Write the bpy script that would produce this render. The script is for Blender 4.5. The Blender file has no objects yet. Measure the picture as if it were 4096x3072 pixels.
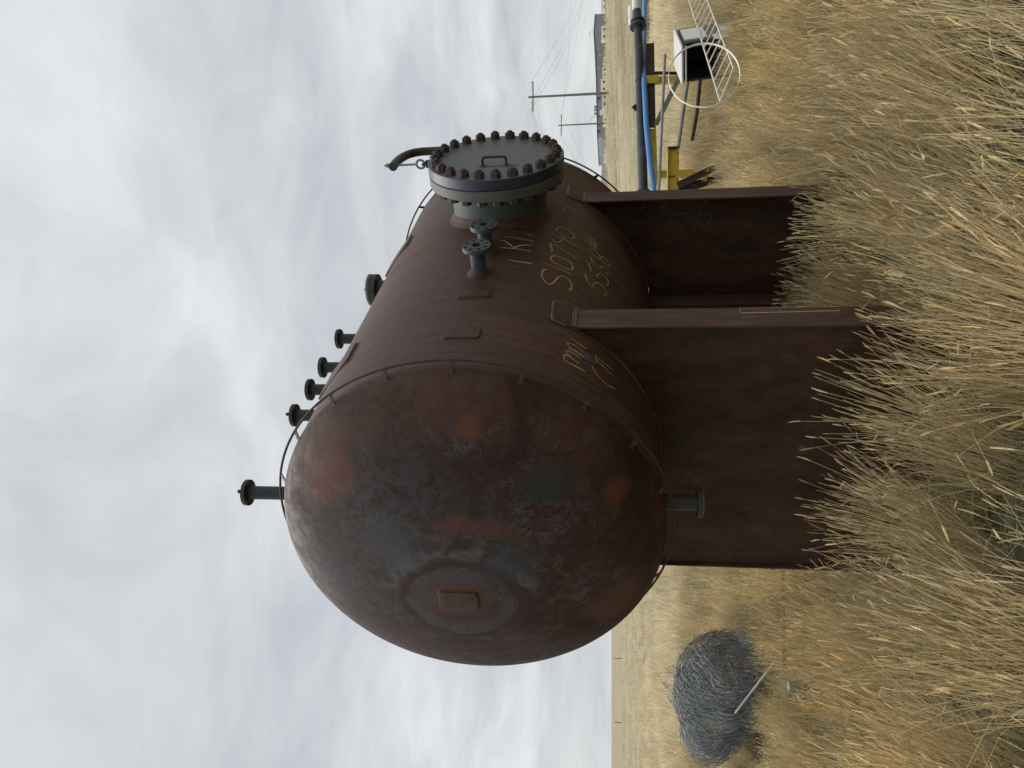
import bpy, bmesh, math, random
import numpy as np
from mathutils import Vector, Matrix, noise as mnoise
from mathutils.geometry import tessellate_polygon

R_ = math.radians
random.seed(7)
rng = np.random.default_rng(7)
SC = bpy.context.scene
COL = SC.collection

# ------------------------------------------------------------------ camera
EYE = 1.85
PITCH = 0.1338
cam_data = bpy.data.cameras.new('camera')
cam = bpy.data.objects.new('camera', cam_data)
COL.objects.link(cam)
cam_data.sensor_fit = 'HORIZONTAL'
cam_data.sensor_width = 36.0
cam_data.lens = 36.0 * 2946.94 / 4096.0
cam_data.clip_start = 0.05
cam_data.clip_end = 8000.0
cp, sp = math.cos(PITCH), math.sin(PITCH)
# the phone was held upright, so the stored picture lies on its side: picture-left is up
cam.matrix_world = Matrix(((0, 1, 0, 0), (sp, 0, -cp, 0), (-cp, 0, -sp, EYE), (0, 0, 0, 1)))
SC.camera = cam

# ------------------------------------------------------------------ light
SUN_EL, SUN_AZ = R_(58), R_(-35)          # azimuth from +Y towards +X
sun_data = bpy.data.lights.new('sun', 'SUN')
sun_data.energy = 1.5
sun_data.angle = R_(45)
sun_data.color = (1.0, 0.97, 0.93)
sun = bpy.data.objects.new('sun', sun_data)
COL.objects.link(sun)
sd = Vector((math.sin(SUN_AZ) * math.cos(SUN_EL), math.cos(SUN_AZ) * math.cos(SUN_EL), math.sin(SUN_EL)))
sun.rotation_euler = sd.to_track_quat('Z', 'Y').to_euler()
sun.location = (0, 0, 60)


class NT:
    """small helper to write node trees"""
    def __init__(self, tree):
        self.t = tree
    def n(self, kind, **kw):
        nd = self.t.nodes.new(kind)
        for k, v in kw.items():
            setattr(nd, k, v)
        return nd
    def put(self, sock, v):
        if v is None:
            return
        if isinstance(v, bpy.types.NodeSocket):
            self.t.links.new(v, sock)
        elif isinstance(v, (tuple, list)) and sock.type == 'RGBA' and len(v) == 3:
            sock.default_value = (*v, 1)
        else:
            sock.default_value = v
    def math(self, op, a, b=None, c=None, clamp=False):
        nd = self.n('ShaderNodeMath', operation=op, use_clamp=clamp)
        for i, v in enumerate((a, b, c)):
            self.put(nd.inputs[i], v)
        return nd.outputs[0]
    def vmath(self, op, a, b=None):
        nd = self.n('ShaderNodeVectorMath', operation=op)
        self.put(nd.inputs[0], a)
        if b is not None:
            if op == 'SCALE':
                self.put(nd.inputs['Scale'], b)
            else:
                self.put(nd.inputs[1], b)
        return nd.outputs['Value'] if op in ('LENGTH', 'DISTANCE', 'DOT_PRODUCT') else nd.outputs[0]
    def sep(self, v):
        nd = self.n('ShaderNodeSeparateXYZ')
        self.put(nd.inputs[0], v)
        return nd.outputs
    def comb(self, x=0.0, y=0.0, z=0.0):
        nd = self.n('ShaderNodeCombineXYZ')
        for i, v in enumerate((x, y, z)):
            self.put(nd.inputs[i], v)
        return nd.outputs[0]
    def noise(self, vec, scale=5, detail=4, rough=0.55, dist=0.0):
        nd = self.n('ShaderNodeTexNoise')
        self.put(nd.inputs['Vector'], vec)
        nd.inputs['Scale'].default_value = scale
        nd.inputs['Detail'].default_value = detail
        nd.inputs['Roughness'].default_value = rough
        nd.inputs['Distortion'].default_value = dist
        return nd.outputs['Fac']
    def noisec(self, vec, scale=5, detail=3):
        nd = self.n('ShaderNodeTexNoise')
        self.put(nd.inputs['Vector'], vec)
        nd.inputs['Scale'].default_value = scale
        nd.inputs['Detail'].default_value = detail
        return nd.outputs['Color']
    def ramp(self, f, stops):
        nd = self.n('ShaderNodeValToRGB')
        cr = nd.color_ramp
        while len(cr.elements) > 1:
            cr.elements.remove(cr.elements[-1])
        for i, (p, c) in enumerate(stops):
            e = cr.elements[0] if i == 0 else cr.elements.new(p)
            e.position = p
            e.color = (*c, 1) if len(c) == 3 else c
        self.put(nd.inputs[0], f)
        return nd.outputs[0]
    def smooth(self, f, lo, hi, a=0.0, b=1.0):
        nd = self.n('ShaderNodeMapRange', interpolation_type='SMOOTHSTEP')
        self.put(nd.inputs[0], f)
        for i, v in enumerate((lo, hi, a, b)):
            nd.inputs[1 + i].default_value = v
        return nd.outputs[0]
    def mix(self, f, a, b, mode='MIX'):
        nd = self.n('ShaderNodeMix', data_type='RGBA', blend_type=mode)
        self.put(nd.inputs[0], f)
        self.put(nd.inputs[6], a)
        self.put(nd.inputs[7], b)
        return nd.outputs[2]
    def scale(self, v, s):
        nd = self.n('ShaderNodeMapping')
        self.put(nd.inputs[0], v)
        nd.inputs['Scale'].default_value = s
        return nd.outputs[0]
    def objco(self):
        return self.n('ShaderNodeTexCoord').outputs['Object']
    def bump(self, h, strength=0.3, dist=0.01):
        nd = self.n('ShaderNodeBump')
        nd.inputs['Strength'].default_value = strength
        nd.inputs['Distance'].default_value = dist
        self.put(nd.inputs['Height'], h)
        return nd.outputs[0]


# ------------------------------------------------------------------ world
world = bpy.data.worlds.new('World')
SC.world = world
world.use_nodes = True
w = NT(world.node_tree)
world.node_tree.nodes.clear()
sky = w.n('ShaderNodeTexSky')
sky.sky_type = 'NISHITA'
sky.sun_disc = False
sky.sun_elevation = SUN_EL
sky.sun_rotation = SUN_AZ
sky.air_density = 1.0
sky.dust_density = 2.0
gen = w.n('ShaderNodeTexCoord').outputs['Generated']
dx, dy, dz = w.sep(gen)
zc = w.math('MAXIMUM', dz, 0.0)
den = w.math('ADD', zc, 0.20)
pl = w.comb(w.math('DIVIDE', dx, den), w.math('DIVIDE', dy, den), 0.0)
warp = w.vmath('ADD', pl, w.vmath('SCALE', w.vmath('SUBTRACT', w.noisec(pl, 0.9, 3), (0.5, 0.5, 0.5)), 1.1))
n1 = w.noise(warp, 1.2, 10, 0.57, 0.1)
n2 = w.noise(w.vmath('ADD', pl, (13.1, 4.7, 0.0)), 0.62, 4, 0.5, 0.3)
n3 = w.noise(w.scale(warp, (0.9, 1.5, 1)), 3.2, 7, 0.6)
cl = w.math('ADD', w.math('ADD', w.math('MULTIPLY', n1, 0.58), w.math('MULTIPLY', n2, 0.28)), w.math('MULTIPLY', n3, 0.14))
clc = w.ramp(cl, [(0.37, (3.40, 3.68, 4.02)), (0.43, (4.15, 4.42, 4.72)), (0.485, (4.82, 5.05, 5.28)),
                  (0.535, (5.45, 5.63, 5.80)), (0.60, (6.40, 6.52, 6.62)), (0.66, (7.05, 7.1, 7.13))])
low = w.smooth(dz, 0.0, 0.16, 1.0, 0.0)
clc = w.mix(w.math('MULTIPLY', low, 0.5), clc, (5.75, 5.92, 6.02))
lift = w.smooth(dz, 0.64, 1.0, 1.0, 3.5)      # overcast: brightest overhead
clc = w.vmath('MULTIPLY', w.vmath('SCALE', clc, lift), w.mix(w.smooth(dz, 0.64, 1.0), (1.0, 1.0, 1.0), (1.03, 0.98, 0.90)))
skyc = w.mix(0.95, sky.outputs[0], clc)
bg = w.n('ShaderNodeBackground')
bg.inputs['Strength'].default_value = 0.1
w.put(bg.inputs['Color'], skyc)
wo = w.n('ShaderNodeOutputWorld')
w.t.links.new(bg.outputs[0], wo.inputs['Surface'])

vs = SC.view_settings
vs.view_transform = 'Standard'
vs.look = 'None'
vs.exposure = 0.35
vs.gamma = 1.0
vs.use_curve_mapping = False


# ------------------------------------------------------------------ materials
def material(name, build):
    m = bpy.data.materials.new(name)
    m.use_nodes = True
    nt = NT(m.node_tree)
    b = m.node_tree.nodes['Principled BSDF']
    build(nt, b)
    return m


def simple(name, col, rough=0.6, var=0.25, scale=9.0, metallic=0.0, spec=0.35, bump=0.0, rust=None, rust_at=0.62):
    """painted or bare surface with uneven tone, wear patches and fine relief"""
    def f(nt, b):
        co = nt.objco()
        nz = nt.noise(co, scale, 6, 0.62, 0.2)
        dark = tuple(c * (1 - var) for c in col)
        light = tuple(min(1, c * (1 + var)) for c in col)
        c = nt.ramp(nz, [(0.3, dark), (0.5, col), (0.7, light)])
        if rust is not None:
            rz = nt.noise(nt.vmath('ADD', co, (3.1, 7.7, 1.3)), scale * 0.55, 7, 0.68, 0.4)
            c = nt.mix(nt.smooth(rz, rust_at, rust_at + 0.07), c, rust)
        nt.put(b.inputs['Base Color'], c)
        b.inputs['Roughness'].default_value = rough
        b.inputs['Metallic'].default_value = metallic
        b.inputs['Specular IOR Level'].default_value = spec
        if bump:
            nt.put(b.inputs['Normal'], nt.bump(nt.noise(co, scale * 12, 4, 0.6), bump, 0.004))
    return material(name, f)


def m_shell(nt, b):
    co = nt.objco()
    t, y, z = nt.sep(co)
    k = nt.math('SUBTRACT', z, 2.617)
    th = nt.math('ARCTAN2', y, k)
    wob = nt.noise(co, 2.2, 3, 0.5)
    tw = nt.math('ADD', t, nt.math('MULTIPLY', wob, 0.05))
    v1 = nt.comb(nt.math('MULTIPLY', tw, 26.0), nt.math('MULTIPLY', th, 1.6), 0.0)
    v2 = nt.comb(nt.math('MULTIPLY', tw, 85.0), nt.math('MULTIPLY', th, 3.0), 3.0)
    v3 = nt.comb(nt.math('MULTIPLY', tw, 3.0), nt.math('MULTIPLY', th, 1.3), 9.0)
    s1, s2, s3 = nt.noise(v1, 1.0, 5, 0.6), nt.noise(v2, 1.0, 4, 0.6), nt.noise(v3, 1.0, 5, 0.6, 0.4)
    iso = nt.noise(co, 24.0, 7, 0.7)
    f = nt.math('ADD', nt.math('ADD', nt.math('MULTIPLY', s1, 0.22), nt.math('MULTIPLY', s2, 0.13)), nt.math('ADD', nt.math('MULTIPLY', s3, 0.40), nt.math('MULTIPLY', iso, 0.25)))
    c = nt.ramp(f, [(0.36, (0.034, 0.0160, 0.0105)), (0.46, (0.057, 0.0280, 0.0190)), (0.54, (0.078, 0.0415, 0.0295)), (0.64, (0.106, 0.063, 0.0475))])
    # run-off streaks on the underside of the curve
    ath = nt.math('ABSOLUTE', th)
    lowm = nt.smooth(ath, 1.75, 2.35)
    st = nt.smooth(s2, 0.46, 0.66)
    c = nt.mix(nt.math('MULTIPLY', nt.math('MULTIPLY', lowm, st), 0.55), c, (0.155, 0.112, 0.068))
    # pale spatter
    sp_ = nt.noise(co, 70.0, 2, 0.5)
    c = nt.mix(nt.math('MULTIPLY', nt.smooth(sp_, 0.76, 0.80), 0.5), c, (0.30, 0.26, 0.21))
    # fresh orange bloom near the near-side weld
    rz = nt.noise(nt.vmath('ADD', co, (5, 2, 1)), 3.1, 6, 0.65)
    c = nt.mix(nt.math('MULTIPLY', nt.smooth(rz, 0.60, 0.74), 0.35), c, (0.15, 0.062, 0.034))
    nt.put(b.inputs['Base Color'], c)
    nt.put(b.inputs['Roughness'], nt.smooth(s3, 0.3, 0.7, 0.48, 0.66))
    b.inputs['Specular IOR Level'].default_value = 0.30
    nt.put(b.inputs['Normal'], nt.bump(nt.math('ADD', nt.noise(co, 140, 4, 0.6), nt.math('MULTIPLY', s2, 0.7)), 0.16, 0.004))


def m_head(nt, b):
    co = nt.objco()
    t, y, z = nt.sep(co)
    n_ = nt.math('MULTIPLY', y, -1.0)
    k = nt.math('SUBTRACT', z, 2.617)
    flat = nt.comb(n_, k, 0.0)
    wv = nt.vmath('SUBTRACT', nt.noisec(flat, 9.0, 9), (0.5, 0.5, 0.5))
    wf = nt.vmath('ADD', flat, nt.vmath('SCALE', wv, 0.16))
    wsm = nt.vmath('ADD', flat, nt.vmath('SCALE', wv, 0.085))
    fine = nt.noise(co, 60.0, 5, 0.65)
    mid = nt.noise(co, 11.0, 7, 0.68, 0.6)
    big = nt.noise(nt.vmath('ADD', co, (1.7, 0.4, 0.9)), 2.3, 5, 0.6, 0.5)
    c = nt.ramp(nt.math('ADD', nt.math('MULTIPLY', big, 0.6), nt.math('MULTIPLY', mid, 0.4)),
                [(0.34, (0.026, 0.0135, 0.0100)), (0.47, (0.045, 0.0225, 0.0165)), (0.57, (0.061, 0.0305, 0.0225)), (0.7, (0.080, 0.043, 0.0330))])
    def spot(cx, cy, r, soft, vec=None, sy=1.0):
        vv = nt.vmath('SUBTRACT', vec if vec is not None else wf, (cx, cy, 0.0))
        if sy != 1.0:
            vv = nt.scale(vv, (1.0, sy, 1.0))
        return nt.smooth(nt.vmath('LENGTH', vv), r - soft, r + soft, 1.0, 0.0)
    def lay(c, mask, col, amt=1.0):
        return nt.mix(nt.math('MULTIPLY', mask, amt), c, col)
    # mill scale, blue-grey, broken up
    scale_area = nt.math('MAXIMUM', spot(0.46, 0.24, 0.36, 0.20), nt.math('MAXIMUM', spot(0.36, -0.10, 0.24, 0.14), spot(0.05, 0.55, 0.33, 0.2)))
    brk = nt.smooth(nt.math('ADD', nt.math('MULTIPLY', mid, 0.65), nt.math('MULTIPLY', fine, 0.35)), 0.40, 0.56)
    c = lay(c, nt.math('MULTIPLY', scale_area, brk), (0.062, 0.064, 0.068), 0.80)
    scat = nt.math('MULTIPLY', nt.smooth(big, 0.48, 0.60), nt.smooth(mid, 0.50, 0.58))
    c = lay(c, scat, (0.088, 0.087, 0.090), 0.6)
    flk = nt.smooth(nt.noise(co, 26.0, 9, 0.72, 0.3), 0.515, 0.545)
    c = lay(c, nt.math('MULTIPLY', flk, nt.smooth(big, 0.40, 0.52)), (0.070, 0.066, 0.067), 0.34)
    flk2 = nt.smooth(nt.noise(nt.vmath('ADD', co, (4, 9, 2)), 34.0, 9, 0.72, 0.3), 0.53, 0.555)
    c = lay(c, flk2, (0.030, 0.0185, 0.0150), 0.38)
    # dark pitted band
    pit = nt.math('MULTIPLY', spot(0.62, -0.20, 0.42, 0.2), nt.smooth(fine, 0.50, 0.60))
    c = lay(c, pit, (0.022, 0.017, 0.016), 0.8)
    # round marks left by forming, round the crown
    rr = nt.vmath('LENGTH', nt.vmath('SUBTRACT', nt.scale(nt.vmath('ADD', wsm, nt.vmath('SCALE', wv, 0.03)), (1.06, 0.96, 1.0)), (-0.02, -0.02, 0.0)))
    crown = nt.smooth(rr, 0.30, 0.34, 1.0, 0.0)
    c = lay(c, nt.math('MULTIPLY', crown, nt.smooth(fine, 0.36, 0.5)), (0.066, 0.036, 0.029), 0.8)
    ring = nt.math('MULTIPLY', nt.smooth(rr, 0.15, 0.20), nt.smooth(rr, 0.255, 0.275, 1.0, 0.0))
    c = lay(c, nt.math('MULTIPLY', ring, nt.smooth(nt.math('ADD', nt.math('MULTIPLY', mid, 0.5), nt.math('MULTIPLY', fine, 0.5)), 0.40, 0.53)), (0.072, 0.073, 0.069), 0.70)
    edge = nt.math('MULTIPLY', nt.smooth(rr, 0.265, 0.28), nt.smooth(rr, 0.30, 0.33, 1.0, 0.0))
    c = lay(c, edge, (0.045, 0.026, 0.022), 0.8)
    halo = nt.math('MULTIPLY', nt.smooth(rr, 0.33, 0.345), nt.smooth(rr, 0.36, 0.42, 1.0, 0.0))
    c = lay(c, nt.math('MULTIPLY', nt.math('MULTIPLY', halo, nt.smooth(n_, -0.05, 0.15)), brk), (0.105, 0.107, 0.110), 0.8)
    for r0, r1 in ((0.43, 0.46), (0.52, 0.56)):
        arc = nt.math('MULTIPLY', nt.smooth(rr, r0 - 0.02, r0), nt.smooth(rr, r1, r1 + 0.03, 1.0, 0.0))
        c = lay(c, nt.math('MULTIPLY', arc, nt.smooth(mid, 0.5, 0.6)), (0.11, 0.060, 0.046), 0.7)
    # sweeping orange arc
    arcv = nt.vmath('LENGTH', nt.vmath('SUBTRACT', wsm, (0.0, -0.06, 0.0)))
    arc = nt.math('MULTIPLY', nt.math('MULTIPLY', nt.smooth(arcv, 0.43, 0.46), nt.smooth(arcv, 0.50, 0.55, 1.0, 0.0)),
                  nt.math('MULTIPLY', nt.smooth(n_, 0.2, 0.42), nt.smooth(k, -0.48, -0.2)))
    c = lay(c, nt.math('MULTIPLY', arc, nt.smooth(k, 0.0, 0.15, 1.0, 0.0)), (0.098, 0.043, 0.029), 0.65)
    # blue and green-black oxide
    c = lay(c, spot(0.27, -0.28, 0.10, 0.06, wf, 0.7), (0.046, 0.054, 0.062), 0.6)
    c = lay(c, spot(0.34, 0.30, 0.13, 0.09), (0.064, 0.076, 0.092), 0.6)
    c = lay(c, spot(0.64, -0.50, 0.09, 0.04, wsm, 0.7), (0.034, 0.040, 0.036), 0.7)
    # fresh rust blooms
    c = lay(c, spot(0.915, -0.12, 0.058, 0.03, wsm), (0.150, 0.055, 0.025), 0.75)
    c = lay(c, spot(0.66, 0.56, 0.11, 0.035, wsm), (0.115, 0.050, 0.037), 0.75)
    c = lay(c, spot(0.58, 0.67, 0.10, 0.035, wsm), (0.115, 0.050, 0.037), 0.75)
    c = lay(c, spot(0.505, -0.79, 0.055, 0.03, wsm), (0.125, 0.048, 0.022), 0.7)
    c = lay(c, spot(-0.20, -0.80, 0.14, 0.08, wf), (0.115, 0.048, 0.033), 0.7)
    c = lay(c, spot(0.02, -0.01, 0.115, 0.03, wsm, 0.7), (0.105, 0.058, 0.041), 0.7)
    rim = nt.smooth(nt.vmath('LENGTH', wf), 0.82, 1.0)
    c = lay(c, nt.math('MULTIPLY', rim, nt.smooth(big, 0.42, 0.6)), (0.080, 0.037, 0.024), 0.55)
    # scratches
    sv = nt.scale(nt.vmath('ADD', flat, nt.vmath('SCALE', wv, 0.05)), (9.0, 70.0, 1.0))
    rot = nt.n('ShaderNodeMapping')
    nt.put(rot.inputs[0], flat)
    rot.inputs['Rotation'].default_value = (0, 0, R_(35))
    rot.inputs['Scale'].default_value = (5.0, 80.0, 1.0)
    scr = nt.smooth(nt.noise(rot.outputs[0], 1.0, 3, 0.5), 0.66, 0.72)
    c = lay(c, nt.math('MULTIPLY', scr, nt.smooth(k, 0.1, 0.4)), (0.105, 0.056, 0.047), 0.6)
    # pale specks low on the head
    spk = nt.math('MULTIPLY', nt.smooth(nt.noise(nt.scale(co, (1, 1, 1)), 95.0, 2, 0.5), 0.72, 0.76), nt.smooth(k, -0.35, -0.75))
    c = lay(c, spk, (0.30, 0.27, 0.22), 0.55)
    nt.put(b.inputs['Base Color'], c)
    nt.put(b.inputs['Roughness'], nt.smooth(mid, 0.35, 0.65, 0.55, 0.75))
    b.inputs['Specular IOR Level'].default_value = 0.18
    nt.put(b.inputs['Normal'], nt.bump(nt.math('ADD', fine, nt.math('MULTIPLY', mid, 0.8)), 0.30, 0.005))


def m_plate(nt, b):
    co = nt.objco()
    v = nt.scale(co, (4.2, 4.2, 1.9))
    g = nt.noise(v, 1.6, 7, 0.62, 0.4)
    f = nt.noise(nt.scale(co, (14, 14, 9)), 4.0, 7, 0.72)
    c = nt.ramp(nt.math('ADD', nt.math('MULTIPLY', g, 0.6), nt.math('MULTIPLY', f, 0.4)),
                [(0.36, (0.022, 0.0125, 0.008)), (0.48, (0.046, 0.0245, 0.0148)), (0.58, (0.066, 0.034, 0.0200)), (0.70, (0.086, 0.048, 0.030))])
    r = nt.noise(nt.vmath('ADD', co, (2, 5, 3)), 2.6, 6, 0.65)
    c = nt.mix(nt.math('MULTIPLY', nt.smooth(r, 0.58, 0.72), 0.55), c, (0.115, 0.050, 0.030))
    bl = nt.noise(nt.vmath('ADD', co, (8, 1, 4)), 1.9, 5, 0.6)
    c = nt.mix(nt.math('MULTIPLY', nt.smooth(bl, 0.58, 0.70), 0.30), c, (0.042, 0.036, 0.038))
    nt.put(b.inputs['Base Color'], c)
    b.inputs['Roughness'].default_value = 0.62
    b.inputs['Specular IOR Level'].default_value = 0.16
    nt.put(b.inputs['Normal'], nt.bump(f, 0.2, 0.004))


def m_flange_plate(nt, b):
    co = nt.objco()
    g = nt.noise(nt.scale(co, (9, 9, 1.2)), 2.0, 6, 0.62, 0.3)
    c = nt.ramp(g, [(0.33, (0.054, 0.030, 0.020)), (0.52, (0.078, 0.046, 0.032)), (0.70, (0.102, 0.066, 0.050))])
    r = nt.noise(nt.scale(nt.vmath('ADD', co, (0.3, 0.1, 0.2)), (30, 30, 3.5)), 1.0, 5, 0.6)
    c = nt.mix(nt.math('MULTIPLY', nt.smooth(r, 0.56, 0.70), 0.55), c, (0.17, 0.080, 0.052))
    nt.put(b.inputs['Base Color'], c)
    b.inputs['Roughness'].default_value = 0.66
    b.inputs['Specular IOR Level'].default_value = 0.22
    nt.put(b.inputs['Normal'], nt.bump(nt.noise(co, 90, 4, 0.6), 0.12, 0.003))


def m_paintstick(nt, b):
    co = nt.objco()
    g = nt.noise(co, 45.0, 4, 0.6)
    g2 = nt.noise(co, 6.0, 3, 0.5)
    c = nt.ramp(g2, [(0.3, (0.36, 0.18, 0.06)), (0.5, (0.40, 0.265, 0.11)), (0.7, (0.37, 0.30, 0.16))])
    c = nt.mix(nt.smooth(nt.noise(nt.scale(co, (3.0, 1.0, 1.0)), 60.0, 5, 0.65), 0.57, 0.70), c, (0.10, 0.058, 0.038))
    nt.put(b.inputs['Base Color'], c)
    b.inputs['Roughness'].default_value = 0.8


MAT = {}
MAT['shell'] = material('rust_primer_shell', m_shell)
MAT['head'] = material('mottled_steel_head', m_head)
MAT['plate'] = material('dark_rusty_plate', m_plate)
MAT['edge_plate'] = material('rusty_edge_plate', m_flange_plate)
MAT['paint'] = material('faded_paint_stick', m_paintstick)
MAT['chalk'] = simple('faint_blue_chalk', (0.050, 0.052, 0.056), 0.9, 0.5, 40)
MAT['smudge'] = simple('grey_smudge', (0.085, 0.078, 0.078), 0.85, 0.3, 30)
MAT['weld'] = simple('weld_bead', (0.115, 0.088, 0.080), 0.5, 0.35, 60, bump=0.5)
MAT['nozzle'] = simple('blue_grey_primer', (0.052, 0.062, 0.070), 0.55, 0.22, 14, rust=(0.075, 0.045, 0.034), rust_at=0.64, bump=0.1)
MAT['nozzle_dark'] = simple('dark_grey_primer', (0.030, 0.033, 0.036), 0.55, 0.25, 14, rust=(0.055, 0.036, 0.030), rust_at=0.64)
MAT['nozzle_green'] = simple('grey_green_primer', (0.044, 0.038, 0.030), 0.55, 0.2, 16, rust=(0.05, 0.045, 0.04), rust_at=0.62)
MAT['cover'] = simple('weathered_grey_cover', (0.098, 0.108, 0.110), 0.52, 0.14, 5, rust=(0.15, 0.12, 0.10), rust_at=0.70, bump=0.08)
MAT['rim_blue'] = simple('navy_blue_paint', (0.026, 0.034, 0.050), 0.40, 0.25, 7, spec=0.5, rust=(0.075, 0.08, 0.085), rust_at=0.70)
MAT['flange_grey'] = simple('worn_grey_flange', (0.086, 0.086, 0.079), 0.55, 0.22, 6, rust=(0.13, 0.10, 0.085), rust_at=0.58, bump=0.1)
MAT['neck'] = simple('pale_blue_grey_neck', (0.066, 0.075, 0.080), 0.6, 0.18, 7, rust=(0.05, 0.05, 0.05), rust_at=0.66, bump=0.1)
MAT['nut'] = simple('rusty_nut', (0.060, 0.043, 0.038), 0.7, 0.3, 30, bump=0.25)
MAT['bar'] = simple('rusty_bar', (0.048, 0.034, 0.028), 0.65, 0.3, 18, bump=0.15)
MAT['dark'] = simple('dark_hole', (0.012, 0.011, 0.010), 0.9, 0.2, 10)
MAT['davit'] = simple('olive_brown_pipe', (0.050, 0.043, 0.034), 0.6, 0.3, 12, bump=0.12)
MAT['galv'] = simple('galvanised_steel', (0.20, 0.22, 0.22), 0.5, 0.2, 30, metallic=0.4)
MAT['head_pad'] = simple('orange_rusted_pad', (0.070, 0.036, 0.026), 0.7, 0.3, 22, bump=0.2)
MAT['ply'] = simple('weathered_board', (0.18, 0.17, 0.14), 0.8, 0.3, 25)


# ------------------------------------------------------------------ mesh helpers
class MB:
    """collects shapes into one mesh"""
    def __init__(self):
        self.v, self.f, self.s = [], [], []
    def add(self, verts, faces, smooth=False):
        o = len(self.v)
        self.v += [tuple(p) for p in verts]
        self.f += [tuple(i + o for i in fc) for fc in faces]
        self.s += [smooth] * len(faces)
        return self
    def box(self, c, size, M=None):
        hx, hy, hz = (d / 2 for d in size)
        vs_ = [Vector((c[0] + sx * hx, c[1] + sy * hy, c[2] + sz * hz)) for sx in (-1, 1) for sy in (-1, 1) for sz in (-1, 1)]
        if M is not None:
            vs_ = [M @ p for p in vs_]
        return self.add(vs_, [(0, 1, 3, 2), (4, 6, 7, 5), (0, 4, 5, 1), (2, 3, 7, 6), (0, 2, 6, 4), (1, 5, 7, 3)])
    def bar(self, p0, p1, w_, h_, up=(0, 0, 1)):
        """rectangular bar from p0 to p1, w_ across, h_ along up"""
        p0, p1 = Vector(p0), Vector(p1)
        d = (p1 - p0).normalized()
        x = d.cross(Vector(up)).normalized()
        u = x.cross(d).normalized()
        vs_ = [p + x * sx * w_ / 2 + u * su * h_ / 2 for p in (p0, p1) for sx, su in ((-1, -1), (1, -1), (1, 1), (-1, 1))]
        return self.add(vs_, [(0, 1, 2, 3), (7, 6, 5, 4), (0, 4, 5, 1), (1, 5, 6, 2), (2, 6, 7, 3), (3, 7, 4, 0)])
    def tube(self, path, r, seg=10, closed=False, caps=True, smooth=True):
        P = [Vector(p) for p in path]
        n_ = len(P)
        rs = r if isinstance(r, (list, tuple)) else [r] * n_
        prev = None
        vs_ = []
        for i, p in enumerate(P):
            if closed:
                d = (P[(i + 1) % n_] - P[i - 1]).normalized()
            else:
                d = (P[min(i + 1, n_ - 1)] - P[max(i - 1, 0)]).normalized()
            if prev is None:
                a_ = Vector((0, 0, 1)) if abs(d.z) < 0.9 else Vector((1, 0, 0))
                x = d.cross(a_).normalized()
            else:
                x = (prev - d * prev.dot(d)).normalized()
            prev = x
            y = d.cross(x)
            for j in range(seg):
                an = 2 * math.pi * j / seg
                vs_.append(p + (x * math.cos(an) + y * math.sin(an)) * rs[i])
        fs = []
        for i in range(n_ if closed else n_ - 1):
            a0, b0 = i * seg, ((i + 1) % n_) * seg
            for j in range(seg):
                fs.append((a0 + j, a0 + (j + 1) % seg, b0 + (j + 1) % seg, b0 + j))
        self.add(vs_, fs, smooth)
        if caps and not closed:
            self.add(vs_[:seg], [tuple(reversed(range(seg)))])
            self.add(vs_[-seg:], [tuple(range(seg))])
        return self
    def lathe(self, prof, O, ax, seg=48, smooth=True, sharp=True):
        """turn a profile [(distance along axis, radius)] about the axis through O"""
        O, ax = Vector(O), Vector(ax).normalized()
        a_ = Vector((0, 0, 1)) if abs(ax.z) < 0.9 else Vector((1, 0, 0))
        x = ax.cross(a_).normalized()
        y = ax.cross(x)
        rows = []
        for (h, r) in prof:
            rows.append([O + ax * h + (x * math.cos(2 * math.pi * j / seg) + y * math.sin(2 * math.pi * j / seg)) * max(r, 1e-5) for j in range(seg)])
        for i in range(len(rows) - 1):
            vs_ = rows[i] + rows[i + 1]
            self.add(vs_, [(j, (j + 1) % seg, seg + (j + 1) % seg, seg + j) for j in range(seg)], smooth)
        return self
    def surf(self, grid, smooth=True):
        """grid of points [rows][cols]"""
        nr, nc = len(grid), len(grid[0])
        return self.add([p for row in grid for p in row],
                        [(i * nc + j, i * nc + j + 1, (i + 1) * nc + j + 1, (i + 1) * nc + j) for i in range(nr - 1) for j in range(nc - 1)], smooth)
    def mesh(self, name, mat, merge=True):
        me = bpy.data.meshes.new(name)
        me.from_pydata([tuple(p) for p in self.v], [], self.f)
        me.polygons.foreach_set('use_smooth', self.s)
        for m in (mat if isinstance(mat, (list, tuple)) else [mat]):
            me.materials.append(m)
        bm = bmesh.new()
        bm.from_mesh(me)
        if merge:
            bmesh.ops.remove_doubles(bm, verts=bm.verts, dist=1e-5)
        bmesh.ops.recalc_face_normals(bm, faces=bm.faces)
        bm.to_mesh(me)
        bm.free()
        if hasattr(me, 'set_sharp_from_angle'):
            me.set_sharp_from_angle(angle=R_(38))
        return me
    def build(self, name, mat, parent=None, merge=True, bevel=0.0):
        o = bpy.data.objects.new(name, self.mesh(name, mat, merge))
        COL.objects.link(o)
        if parent is not None:
            o.parent = parent
        if bevel:
            md = o.modifiers.new('bevel', 'BEVEL')
            md.width = bevel
            md.segments = 1
            md.limit_method = 'ANGLE'
            md.angle_limit = R_(50)
        return o


def empty(name, loc, rz=0.0):
    o = bpy.data.objects.new(name, None)
    COL.objects.link(o)
    o.location = loc
    o.rotation_euler = (0, 0, rz)
    o.empty_display_size = 0.2
    return o


def tag(o, label=None, cat=None, group=None, kind=None):
    for k_, v_ in (('label', label), ('category', cat), ('group', group), ('kind', kind)):
        if v_:
            o[k_] = v_
    return o


def link_copy(mesh, name, parent, M):
    o = bpy.data.objects.new(name, mesh)
    COL.objects.link(o)
    o.parent = parent
    o.matrix_local = M
    return o


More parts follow.
